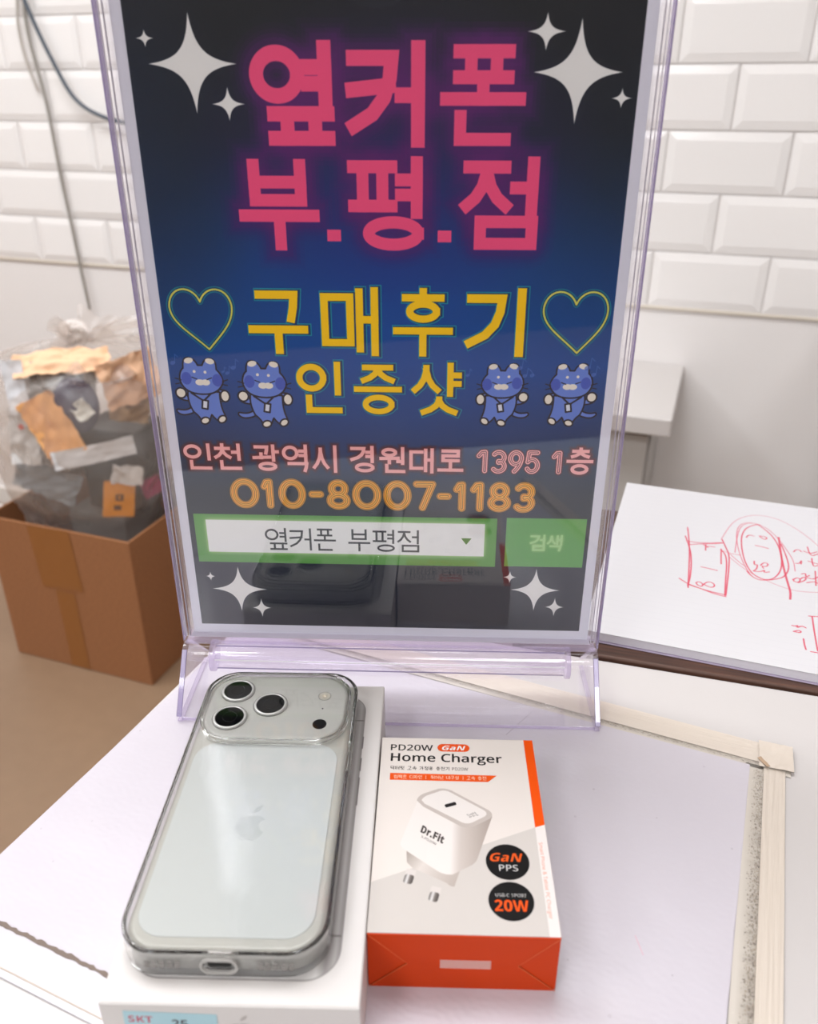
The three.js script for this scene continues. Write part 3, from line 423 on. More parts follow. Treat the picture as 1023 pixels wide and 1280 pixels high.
  // four-pointed stars
  g.fillStyle = '#eceae6'; for (const [a, b, c, d] of [[7.8, 5.3, 43, 40.7], [4, 11, 11.2, 17.3], [31.6, 31, 45.1, 43.4], [159.4, 7.5, 194, 44.4], [156.1, 5.6, 171, 18.6], [190.4, 31.3, 198.6, 38.7], [7.8, 251.5, 36.9, 278.7], [5.2, 254.7, 10.3, 260.6], [27.9, 270.4, 38.2, 282.5], [163.1, 249.5, 188.6, 275.2], [159, 251.1, 166, 258.8], [181.5, 266.6, 191.5, 278.4]]) {
    const x = (a + c) / 2, y = (b + d) / 2, rx = (c - a) / 2, ry = (d - b) / 2, e = .09; g.beginPath(); g.moveTo(x, y - ry); g.bezierCurveTo(x + rx * e, y - ry * .3, x + rx * .3, y - ry * e, x + rx, y); g.bezierCurveTo(x + rx * .3, y + ry * e, x + rx * e, y + ry * .3, x, y + ry); g.bezierCurveTo(x - rx * e, y + ry * .3, x - rx * .3, y + ry * e, x - rx, y); g.bezierCurveTo(x - rx * .3, y - ry * e, x - rx * e, y - ry * .3, x, y - ry); g.fill();
  }
  g.restore();
});
{
  const m = std('#ffffff', { map: posterMap, roughness: 0.6 }), g = planarUV(box(0.21, 0.297, 0.0004, 0, OY - 0.0045 + 0.1485, 0), 'xy', -0.105, 0.105, OY - 0.0045, OY - 0.0045 + 0.297);
  const p = mk('poster', g, m, scene); p.position.set(SX, 0, SZ); p.rotation.y = SA; tag(p, 'dark blue shop poster with pink and yellow Korean lettering inside the sign holder', 'poster');
}

// ---------------------------------------------------------------- phone box, phone and its clear case
const BX = -0.05706, BZ = -0.25522, BA = -0.02198, BH = 0.0311;
{
  const t = thing('phone_box', 'flat white phone box with a teal carrier sticker under the phone', 'box', [BX, 0, BZ], BA);
  const top = canvasTex(1056, 2048, (g, w, h) => {
    const k = w / 86; g.fillStyle = '#d8d3d0'; g.fillRect(0, 0, w, h); g.translate(w / 2, h / 2); g.scale(k, k);
    // life-size picture of a silver phone printed on the lid
    const rr = (x, y, a, b, r) => { g.beginPath(); g.roundRect(x, y, a, b, r); }; const gr = g.createLinearGradient(22, 0, 35, 0); gr.addColorStop(0, '#c9c6c4'); gr.addColorStop(.4, '#d6d3d1'); gr.addColorStop(.62, '#8f8987'); gr.addColorStop(.85, '#aaa5a3'); gr.addColorStop(1, '#7d7775');
    rr(-37.2, -75.4, 72, 149.4, 12); g.fillStyle = gr; g.fill(); g.strokeStyle = '#8b8583'; g.lineWidth = .5; g.stroke(); rr(-34, -72, 62, 143, 10); g.fillStyle = '#d9d8d6'; g.fill();
    g.strokeStyle = '#6f6967'; g.lineWidth = .7; for (const [a, b] of [[-46, -38], [-32, -24], [-20, -4]]) { g.beginPath(); g.moveTo(35, a); g.lineTo(35, b); g.stroke(); } g.lineWidth = .8; g.beginPath(); g.moveTo(28, -57); g.lineTo(34.6, -57); g.moveTo(28, 57); g.lineTo(34.6, 57); g.stroke();
  });
  const white = std('#d8d3d0', { roughness: 0.5 });
  part('tray', rbox(0.0856, 0.0225, 0.1655, 0.0006, 0, 0.01155, 0), white, t);
  const lid = part('lid', rbox(0.0861, 0.0302, 0.1659, 0.0006, 0, 0.01585, 0), white, t);
  part('lid_print', planarUV(box(0.0849, 0.00008, 0.1647, 0, BH - 0.00004, 0), 'xz', -0.043, 0.043, 0.083, -0.083), std('#ffffff', { map: top, roughness: 0.5 }), lid, 'life-size picture of a silver phone printed on the lid');
  const st = canvasTex(512, 256, (g, w, h) => { g.fillStyle = '#a9ced8'; g.fillRect(0, 0, w, h); g.fillStyle = '#b8475e'; fitText(g, 'SKT', 24, 30, 158, 86, 'bold'); g.fillStyle = '#2f2f36'; fitText(g, '25', 260, 50, 350, 120, 'bold'); });
  part('sticker', planarUV(rbox(0.031, 0.016, 0.0003, 0.0001, -0.0205, 0.0185, 0.0831), 'xy', -0.036, -0.005, 0.0105, 0.0265), std('#ffffff', { map: st, roughness: 0.35 }), t, 'teal sticker with red letters').rotation.z = -0.03;
  const leaf = new THREE.Shape(); leaf.moveTo(0, 0); leaf.quadraticCurveTo(0.0004, 0.0022, 0.0026, 0.0028); leaf.quadraticCurveTo(0.0024, 0.0004, 0, 0);
  const body = new THREE.Shape(); appleShape(body, 0.0085);
  part('emblem', mergeGeometries([new THREE.ExtrudeGeometry(leaf, { depth: 0.0001, bevelEnabled: false }).translate(0.0002, 0.0052, 0), new THREE.ExtrudeGeometry(body, { depth: 0.0001, bevelEnabled: false })]).translate(0.003, 0.0185, 0.08305), std('#b4ada9', { roughness: 0.3 }), t, 'grey fruit emblem');
}
function appleShape(s, d) { // bitten apple outline of height d
  const k = d / 10; s.moveTo(0, 3.6 * k); s.bezierCurveTo(1.2 * k, 4.6 * k, 3.4 * k, 4.2 * k, 4.1 * k, 2.8 * k); s.bezierCurveTo(2.1 * k, 1.7 * k, 2.3 * k, -1 * k, 4.5 * k, -1.9 * k); s.bezierCurveTo(3.6 * k, -4.2 * k, 2.2 * k, -5.4 * k, .9 * k, -4.9 * k); s.bezierCurveTo(.2 * k, -4.6 * k, -.3 * k, -4.6 * k, -.9 * k, -4.9 * k); s.bezierCurveTo(-2.6 * k, -5.5 * k, -4.6 * k, -1.8 * k, -4.3 * k, .8 * k); s.bezierCurveTo(-4.1 * k, 3.8 * k, -1.6 * k, 4.7 * k, 0, 3.6 * k);
}
{
  const e = [Math.cos(BA), -Math.sin(BA)], f = [Math.sin(BA), Math.cos(BA)], at = (u, v, y) => [BX + e[0] * u + f[0] * v, y, BZ + e[1] * u + f[1] * v];
  const t = thing('smartphone', 'silver smartphone with three black lenses lying face down in a clear case', 'phone', at(-0.0047, -0.0024, BH + 0.0012), BA); t.scale.set(0.957, 1, 0.982);
  const alu = std('#b3b2ad', { metalness: 0.05, roughness: 0.34 }), H = 0.00875;
  const bodyG = new THREE.ExtrudeGeometry(rrShape(0.0719 - 0.005, 0.15 - 0.005, 0.0108), { depth: H - 0.0050, bevelEnabled: true, bevelThickness: 0.0025, bevelSize: 0.0025, bevelSegments: 6, curveSegments: 16 }).translate(0, 0, 0.0025).rotateX(-Math.PI / 2);
  const body = part('body', bodyG, alu, t);
  part('screen', slab(0.0690, 0.1470, 0.0125, 0.0006, 0.0002).translate(0, -0.0004, 0), std('#08080a', { roughness: 0.1 }), t);
  part('back_glass', slab(0.0648, 0.0965, 0.0105, 0.0007, 0.0002).translate(-0.0004, H - 0.0004, 0.0212), std('#c1c5c6', { roughness: 0.3, clearcoat: 0.4, clearcoatRoughness: 0.2 }), t, 'frosted white back glass');
  const logo = new THREE.Shape(); appleShape(logo, 0.0135); const lf = new THREE.Shape(); lf.moveTo(0, 0); lf.quadraticCurveTo(0.0002, 0.003, 0.0034, 0.0042); lf.quadraticCurveTo(0.0032, 0.0006, 0, 0);
  part('emblem', mergeGeometries([new THREE.ExtrudeGeometry(lf, { depth: 0.00006, bevelEnabled: false }).translate(0.0002, 0.0072, 0), new THREE.ExtrudeGeometry(logo, { depth: 0.00006, bevelEnabled: false })]).rotateX(-Math.PI / 2).translate(0, H + 0.0003, 0.0205), std('#babec0', { roughness: 0.25 }), t, 'faint fruit emblem');
  const PH = 0.0021, pl = part('camera_plateau', slab(0.0665, 0.0445, 0.0150, PH + 0.0003, 0.0012, 4).translate(-0.0002, H - 0.0003, -0.0495), std('#d9d8d2', { metalness: 0.04, roughness: 0.36 }), t, 'raised silver camera plateau');
  for (const [x, z] of [[-0.0212, -0.0597], [-0.0213, -0.0405], [-0.0035, -0.0500]]) {
    const ring = part('lens', new THREE.LatheGeometry([[0.0066, 0], [0.0083, 0], [0.0083, 0.0010], [0.0078, 0.0018], [0.0070, 0.0020], [0.0067, 0.0017], [0.0066, 0.0010]].map((p) => new THREE.Vector2(...p)), 48).translate(x, H + PH - 0.0001, z), std('#bdbcb9', { metalness: 0.3, roughness: 0.25 }), t, 'silver lens ring');
    part('lens_glass', cyl(0.0069, 0.0012, 48).translate(x, H + PH + 0.0008, z), std('#030304', { roughness: 0.3, specularIntensity: 0.05 }), ring, 'black lens glass');
    part('lens_iris', new THREE.TorusGeometry(0.0034, 0.00015, 8, 40).rotateX(Math.PI / 2).translate(x, H + PH + 0.00143, z), std('#1c1c20', { roughness: 0.2 }), ring);
  }
  const fl = part('flash', cyl(0.0031, 0.0004, 36).translate(0.0219, H + PH + 0.0001, -0.0570), std('#e3ddd0', { roughness: 0.2, clearcoat: 1 }), t, 'pale round flash');
  part('flash_ring', new THREE.TorusGeometry(0.0030, 0.0002, 8, 36).rotateX(Math.PI / 2).translate(0.0219, H + PH + 0.0003, -0.0570), std('#b9b7b2', { metalness: 0.5, roughness: 0.3 }), fl); part('flash_core', new THREE.SphereGeometry(0.0011, 16, 8, 0, 7, 0, 1.57).scale(1, .4, 1).translate(0.0219, H + PH + 0.0003, -0.0570), std('#fff4de', { roughness: 0.15 }), fl);
  part('depth_sensor', cyl(0.0033, 0.0004, 36).translate(0.0217, H + PH + 0.0001, -0.0372), std('#1d1c20', { roughness: 0.08 }), t, 'black round sensor');
  part('microphone_hole', cyl(0.0004, 0.0003, 12).translate(0.0219, H + PH + 0.0001, -0.0480), std('#2a2826'), t);
  for (const s of [-1, 1]) for (const z of [-0.062, 0.059]) part('antenna_line', rbox(0.0022, 0.0050, 0.0008, 0.0002, s * 0.0350, H / 2, z), std('#a9a7a4', { roughness: 0.5 }), t);
  part('usb_port', slab(0.0088, 0.0030, 0.0015, 0.0006, 0.0001).rotateX(Math.PI / 2).translate(0, H / 2, 0.0752), std('#0b0a0a', { roughness: 0.6 }), t, 'black charging port');
  part('power_button', rbox(0.0008, 0.0030, 0.0175, 0.0004, 0.0361, H / 2, -0.022), alu, t); part('volume_button', rbox(0.0008, 0.003, 0.0105, 0.0004, -0.0361, H / 2, -0.031), alu, t); part('volume_button', rbox(0.0008, 0.003, 0.0105, 0.0004, -0.0361, H / 2, -0.017), alu, t);

  const c = thing('phone_case', 'clear glossy phone case fitted around the silver smartphone', 'phone case', at(-0.0047, -0.0024, BH + 0.0001), BA); c.scale.set(0.957, 1, 0.982);
  const tpu = new THREE.MeshPhysicalMaterial({ color: C('#ffffff'), transmission: 1, thickness: 0.002, roughness: 0.05, ior: 1.46, attenuationColor: C('#f2f2f1'), attenuationDistance: 0.01 });
  const clearShell = std('#fbfbfa', { transmission: 1, thickness: 0, roughness: 0.06, ior: 1.47 });
  const wallG = slab(0.0754, 0.1535, 0.0152, 0.0117, 0.0007, 3, [0.0722, 0.1503, 0.0136]);
  const ev = new Evaluator(); ev.useGroups = false; ev.attributes = ['position', 'normal'];
  const hole = new Brush(slab(0.0122, 0.0062, 0.0031, 0.01, 0).rotateX(Math.PI / 2).translate(0, 0.0056, 0.0705)); hole.updateMatrixWorld();
  const wb = new Brush(wallG); wb.updateMatrixWorld(); const cut = ev.evaluate(wb, hole, SUBTRACTION);
  part('side_wall', cut.geometry, tpu, c);
  const backS = rrShape(0.0730, 0.1510, 0.0140); backS.holes.push((() => { const p = rrShape(0.0672, 0.0452, 0.0153, THREE.Path), q = new THREE.Path(); q.setFromPoints(p.getPoints(14).map((v) => new THREE.Vector2(v.x - 0.0002, v.y + 0.0495))); return q; })());
  const wob = noiseTex(256, 512, (u, v) => 0.5 + 0.4 * n2(u * 2.2, v * 2.6) + 0.1 * n2(u * 7, v * 8));
  part('back_sheet', planarUV(new THREE.ExtrudeGeometry(backS, { depth: 0.0007, bevelEnabled: false, curveSegments: 14 }).rotateX(-Math.PI / 2).translate(0, 0.0106, 0), 'xz', -0.037, 0.037, -0.076, 0.076), std('#fdfdfc', { transmission: 1, thickness: 0, roughness: 0.07, ior: 1.5, bumpMap: wob, bumpScale: 0.0002 }), c);
  part('camera_guard', slab(0.0702, 0.0482, 0.0165, 0.0030, 0.0006, 3, [0.0680, 0.0460, 0.0155]).translate(-0.0002, 0.0106, -0.0495), tpu, c, 'raised clear rim around the cameras');
  part('port_surround', slab(0.0136, 0.0074, 0.0037, 0.0012, 0.0002, 2, [0.0116, 0.0052, 0.0026]).rotateX(Math.PI / 2).translate(0, 0.0056, 0.0762), std('#cfccc8', { roughness: 0.25, transmission: 0.3, thickness: 0 }), c);
  const slot = std('#8d8884', { roughness: 0.4 });
  for (const s of [-1, 1]) for (let i = 0; i < 5; i++) for (const y of [0.0047, 0.0066]) part('speaker_slot', rbox(0.0018, 0.0014, 0.0004, 0.0003, s * (0.0146 + i * 0.0027), y, 0.07672), slot, c);
  for (const z of [-0.046, -0.031, -0.017]) part('button_cover', rbox(0.0010, 0.0042, z < -0.04 ? 0.008 : 0.011, 0.0004, 0.0379, 0.0056, z), clearShell, c);
}

// ---------------------------------------------------------------- charger box
{
  const w = 0.0691, l = 0.1009, h = 0.0302, t = thing('charger_box', 'white and orange charger carton with a plug picture on top', 'box', [0.02097, 0, -0.24933], -0.02773);
  const map = canvasTex(1402, 2048, (g, W_, H_) => {
    g.scale(W_ / 69.1, H_ / 100.9); g.fillStyle = '#f3e9e0'; g.fillRect(0, 0, 69.1, 100.9);
    g.fillStyle = '#ddd5cd'; g.beginPath(); g.moveTo(65, 51.4); g.lineTo(0, 79.6); g.lineTo(0, 100.9); g.lineTo(65, 100.9); g.fill();
    g.fillStyle = '#f8efe9'; g.beginPath(); g.moveTo(65, 51.4); g.lineTo(69.1, 49.9); g.lineTo(69.1, 100.9); g.lineTo(65, 100.9); g.fill();
    g.fillStyle = '#ff5800'; g.beginPath(); g.moveTo(65, 0); g.lineTo(69.1, 0); g.lineTo(69.1, 49.9); g.lineTo(65, 51.4); g.fill();
    g.strokeStyle = g.fillStyle = '#1d1918'; fitText(g, 'PD20W', 4.2, 4.4, 23.3, 8.3, '', 2.5); g.fillStyle = '#f4581a'; g.beginPath(); g.roundRect(25.4, 3.6, 14.6, 4.9, 2.45); g.fill(); g.fillStyle = '#fff'; fitText(g, 'GaN', 27.4, 4.6, 38.2, 7.6, 'italic bold');
    g.strokeStyle = g.fillStyle = '#1d1918'; fitText(g, 'Home Charger', 4.5, 9.9, 54.1, 16.6, '', 3.5);
    g.strokeStyle = '#3a3431'; g.strokeStyle = '#2a2522'; putWord(g, '닥터핏', 4.6, 18.2, 10.6, 20.4, .26); putWord(g, '고속', 12, 18.2, 16.2, 20.4, .24); putWord(g, '가정용', 17.4, 18.2, 23.4, 20.4, .24); putWord(g, '충전기', 24.8, 18.2, 30.6, 20.4, .24); g.fillStyle = '#3a3431'; fitText(g, 'PD20W', 31.8, 18.4, 38.9, 20.3, '');
    g.fillStyle = '#f65a12'; g.beginPath(); g.moveTo(4.6, 22.5); g.lineTo(51.3, 22.9); g.lineTo(47.3, 26.8); g.lineTo(4.6, 26.6); g.fill();
    g.strokeStyle = g.fillStyle = '#ffd9c4'; putWord(g, '컴팩트', 6.2, 23.6, 12, 25.7, .22); putWord(g, '디자인', 13.2, 23.6, 18.6, 25.7, .22); g.fillRect(20.2, 23.6, .2, 2.2); putWord(g, '뛰어난', 22.4, 23.6, 28, 25.7, .22); putWord(g, '내구성', 29.2, 23.6, 34.6, 25.7, .22); g.fillRect(36.4, 23.6, .2, 2.2); putWord(g, '고속', 38, 23.6, 41.8, 25.7, .22); putWord(g, '충전', 43, 23.6, 46.6, 25.7, .22);
    for (const [y, a] of [[68.8, 0], [86.5, 1]]) { g.fillStyle = '#0c0a09'; g.beginPath(); g.arc(52.5, y, 8.45, 0, 7); g.fill(); if (!a) { g.fillStyle = '#f4601a'; fitText(g, 'GaN', 45.7, 64.6, 58.6, 68.8, 'italic bold'); g.fillStyle = '#e8e4e0'; fitText(g, 'PPS', 49, 70.2, 56.3, 73.1, ''); } else { g.fillStyle = '#d8d4d0'; fitText(g, 'USB-C 1PORT', 46.8, 83.2, 58.4, 84.7, ''); g.fillStyle = '#ff5d14'; fitText(g, '20W', 46.2, 86, 58.8, 90.9, 'bold'); } }
    g.save(); g.translate(66.1, 59); g.rotate(Math.PI / 2); g.fillStyle = '#f4987a'; fitText(g, 'Smart Phone & Tablet PC Charger', 0, -1.1, 34.6, .9, ''); g.restore();
    // picture of the white plug
    const poly = (pts, fill) => { g.beginPath(); pts.forEach((p, i) => (i ? (p.length === 4 ? g.quadraticCurveTo(...p) : g.lineTo(...p)) : g.moveTo(...p))); g.closePath(); g.fillStyle = fill; g.fill(); };
    const lg = (x0, y0, x1, y1, ...st) => { const q = g.createLinearGradient(x0, y0, x1, y1); st.forEach(([o, c]) => q.addColorStop(o, c)); return q; };
    for (const [x, y] of [[14.6, 76.4], [24.2, 84]]) { g.save(); g.translate(x, y); g.rotate(.24); g.fillStyle = '#e6ddd6'; g.fillRect(-1.9, -3, 3.8, 3); g.fillStyle = lg(-1.9, 0, 1.9, 0, [0, '#5a534e'], [.35, '#f4f0ec'], [.6, '#857c76'], [1, '#4a433f']); g.beginPath(); g.roundRect(-1.8, -.6, 3.6, 4.2, 1); g.fill(); g.restore(); }
    poly([[13, 64], [13.4, 70.2], [15.5, 72.6], [28.8, 79.3], [29.8, 80.9, 31.6, 80.8], [34.2, 72.4], [24, 72]], lg(13, 66, 33, 78, [0, '#b3a79d'], [.35, '#e9dfd6'], [1, '#c3b6ac']));
    poly([[17.3, 37], [10.4, 60.9], [10.8, 63.4, 13, 64.6], [24.6, 73.4], [28, 76, 31.3, 75.2], [38.2, 71], [40.4, 69.4, 41, 67.2], [47.9, 46.2], [38, 40], [24, 33]], lg(12, 60, 46, 62, [0, '#f6eee7'], [.55, '#f7efe8'], [.66, '#d9cdc4'], [1, '#b5a79d']));
    poly([[16.6, 38.2], [17, 35.4, 20.4, 33.8], [25.6, 31.4], [28.4, 30.6, 31.4, 32.2], [46.4, 42.6], [49.2, 44.9, 46.8, 47.4], [40.4, 51.4], [37.6, 53.2, 34.6, 51.6], [19.4, 41.6]], '#cfc3ba');
    poly([[18.6, 38], [19.4, 36, 21.4, 35], [26.4, 32.6], [28.6, 31.8, 30.8, 33.2], [44.6, 42.8], [46.6, 44.6, 44.8, 46.2], [39.8, 49.4], [37.4, 50.8, 35, 49.4], [20, 40]], '#f5ede6');
    g.save(); g.translate(30.8, 40.2); g.rotate(-.36); g.fillStyle = '#1d1817'; g.beginPath(); g.roundRect(-2.5, -.9, 5, 1.8, .6); g.fill(); g.restore();
    g.save(); g.transform(.86, .55, -.28, 1, 19.4, 51.4); g.fillStyle = '#4a4340'; g.strokeStyle = '#3d3633'; fitText(g, 'Dr.Fit', 0, 0, 10.4, 3.6, 'bold', 5); fitText(g, 'X-PD20W', 1, 4.7, 8, 5.9, ''); g.restore();
    g.save(); g.transform(.8, -.34, .5, .5, 37.2, 45.4); g.fillStyle = '#5a5350'; fitText(g, 'GaN', 0, 0, 4.4, 1.5, ''); fitText(g, 'PPS', 0, 2.1, 4.4, 3.4, ''); g.restore();
  });
  const orange = std('#cb3c02', { roughness: 0.5, specularIntensity: 0.4 });
  const og = rbox(w, h - 0.0003, l - 0.0006, 0.0005, 0, h / 2 - 0.0001, -0.0003);
  const body = part('carton_body', og, std('#f3e9e0', { roughness: 0.45 }), t);
  part('top_print', planarUV(rbox(w, 0.0003, l, 0.0001, 0, h - 0.00015, 0), 'xz', -w / 2, w / 2, l / 2, -l / 2), std('#ffffff', { map, color: C('#e6e6e8'), roughness: 0.42, specularIntensity: 0.35 }), body, 'printed top face');
  part('side_panel', rbox(0.0003, h - 0.001, l - 0.001, 0.0001, w / 2, h / 2, 0), std('#f0e4dc', { roughness: 0.4 }), body);
  const tri = (pts, d) => new THREE.ExtrudeGeometry(new THREE.Shape(pts.map((p) => new THREE.Vector2(...p))), { depth: d, bevelEnabled: true, bevelSize: 0.00018, bevelThickness: 0.00018, bevelOffset: -0.00018, bevelSegments: 2 }).translate(0, 0, l / 2 - 0.0006);
  const hw = w / 2, m = h * 0.47, kx = 0.0145;
  part('end_flap', tri([[-hw, h - 0.0003], [-hw + kx, m], [hw - kx, m], [hw, h - 0.0003]], 0.0008), orange, t);
  part('end_flap', tri([[-hw, 0.0002], [hw, 0.0002], [hw - kx, m - 0.0002], [-hw + kx, m - 0.0002]], 0.00055), orange, t);
  part('side_flap', tri([[-hw, 0.0006], [-hw + kx - 0.0003, m], [-hw, h - 0.0006]], 0.0003), orange, t); part('side_flap', tri([[hw, 0.0006], [hw, h - 0.0006], [hw - kx + 0.0003, m]], 0.0003), orange, t);
  const edge = std('#e0703e', { roughness: 0.5 }), seam = (x0, y0, x1, y1) => rbox(Math.hypot(x1 - x0, y1 - y0), 0.00022, 0.0003, 0.0001).rotateZ(Math.atan2(y1 - y0, x1 - x0)).translate((x0 + x1) / 2, (y0 + y1) / 2, l / 2 + 0.0002);
  for (const s of [-1, 1]) { part('fold_line', seam(s * hw, h - 0.0006, s * (hw - kx), m), edge, t); part('fold_line', seam(s * hw, 0.0006, s * (hw - kx), m), edge, t); }
  part('seal_tape', rbox(0.0185, 0.0045, 0.00012, 0.00005, 0.001, m + 0.0006, l / 2 + 0.0005), std('#ffe9e0', { transmission: 0.72, thickness: 0, roughness: 0.25 }), t, 'small clear tape piece');
}

// ---------------------------------------------------------------- floor things at the far left: carton, bag, rubbish, cables
const KC = [-0.607, -1.532];
{
  const t = thing('cardboard_box', 'open brown cardboard box on the floor holding the clear rubbish bag', 'box', [KC[0], FL, KC[1]], WA);
  const kr = noiseTex(256, 256, (u, v) => { const k = 0.95 + 0.05 * n2(u * 30, v * 90) + 0.03 * n2(u * 90, v * 90); return [0.64 * k, 0.43 * k, 0.275 * k]; }); kr.colorSpace = THREE.SRGBColorSpace;
  const m = std('#ffffff', { map: kr, roughness: 0.85 }), w = 0.33, d = 0.32, h = 0.32, th = 0.005;
  part('front_wall', rbox(w, h, th, 0.0015, 0, h / 2 + 0.001, d / 2 - th / 2), m, t); part('back_wall', rbox(w, h, th, 0.0015, 0, h / 2 + 0.001, -d / 2 + th / 2), m, t);
  part('side_wall', rbox(th, h, d - 2 * th - 0.0004, 0.0015, w / 2 - th / 2, h / 2 + 0.001, 0), m, t); part('side_wall', rbox(th, h, d - 2 * th - 0.0004, 0.0015, -w / 2 + th / 2, h / 2 + 0.001, 0), m, t);
  part('bottom', rbox(w - 2 * th, th, d - 2 * th, 0.001, 0, th / 2 + 0.0005, 0), m, t);
  const tp = std('#96602f', { roughness: 0.4 });
  part('packing_tape', sheetGeo(0.097, 0.13, 0.0004, 40, 3, 10, 0.0004).rotateZ(0.06).translate(-0.012, h - 0.066, d / 2 + 0.0009), tp, t, 'wide brown tape near the rim'); part('packing_tape', sheetGeo(0.044, 0.178, 0.0003, 40, 5, 8, 0.0004).rotateZ(0.0).translate(-0.0045, 0.094, d / 2 + 0.0008), tp, t, 'narrow brown tape down the front');
}
{ // thin milky bag bulging over the carton, gathered in a knot
  const prof = [[-0.742, 0.02], [-0.738, 0.10], [-0.70, 0.135], [-0.6, 0.142], [-0.5, 0.143], [-0.435, 0.145], [-0.39, 0.158], [-0.33, 0.168], [-0.26, 0.172], [-0.2, 0.170], [-0.155, 0.158], [-0.130, 0.132], [-0.120, 0.09], [-0.118, 0.045], [-0.112, 0.017], [-0.102, 0.022], [-0.088, 0.042], [-0.076, 0.06]];
  const NU = 160, NV = 120, cu = new THREE.SplineCurve(prof.map((p) => new THREE.Vector2(p[1], p[0]))), pos = [], idx = [];
  for (let j = 0; j <= NV; j++) { const q = cu.getPoint(j / NV); for (let i = 0; i <= NU; i++) {
    const th = (i % NU) / NU * Math.PI * 2, c = Math.cos(th), s = Math.sin(th), sq = q.y < -0.3 ? 1 : Math.max(0, 1 - (q.y + 0.3) / 0.2), n = 2 + 1.2 * sq, k = 1 / Math.pow(Math.abs(c) ** n + Math.abs(s) ** n, 1 / n);
    let r = q.x * (1 + (k - 1) * .8); const nr = q.y > -0.15; const rip = nr ? 0.11 * Math.sin(th * 7 + 2 * n2(c, s)) + 0.05 * Math.sin(th * 15 + 1) : 0;
    r *= 1 + rip; if (q.y > -0.43) r += 0.007 * n3(c * 2.2, s * 2.2, q.y * 14) + 0.0018 * (1 - 2 * Math.abs(n3(c * 3.4, s * 3.4, q.y * 16 + 4))); else r -= 0.004 * Math.abs(n3(c * 5, s * 5, q.y * 20));
    const y = q.y + (nr ? 0.016 * n3(c * 1.5, s * 1.5, 7) * (q.y > -0.1 ? 1.3 : 1) : 0), lean = Math.max(0, q.y + 0.112); pos.push(c * r * (1 + lean * 14) - 0.008 + lean * 1.5, y, s * r * 0.96);
  } }
  for (let j = 0; j < NV; j++) for (let i = 0; i < NU; i++) { const a = j * (NU + 1) + i, b = a + 1, c = a + NU + 1, d = c + 1; idx.push(a, c, b, b, c, d); }
  const g = new THREE.BufferGeometry(); g.setAttribute('position', new THREE.BufferAttribute(Float32Array.from(pos), 3)); g.setIndex(idx); g.computeVertexNormals();
  const t = thing('rubbish_bag', 'clear plastic bag stuffed with packaging scraps standing in the cardboard box', 'bag', [KC[0], 0, KC[1]], WA);
  const film = std('#f7f3f0', { transmission: 0.88, thickness: 0, roughness: 0.28, ior: 1.42, side: THREE.DoubleSide });
  part('film', g, film, t);
  part('knot', (() => { const k = new THREE.TorusKnotGeometry(0.014, 0.008, 80, 10, 2, 3); k.scale(1.3, .8, 1).translate(-0.008, -0.098, 0.002); return k; })(), std('#f6efea', { transmission: 0.4, thickness: 0, roughness: 0.35 }), t, 'twisted white knot');
}
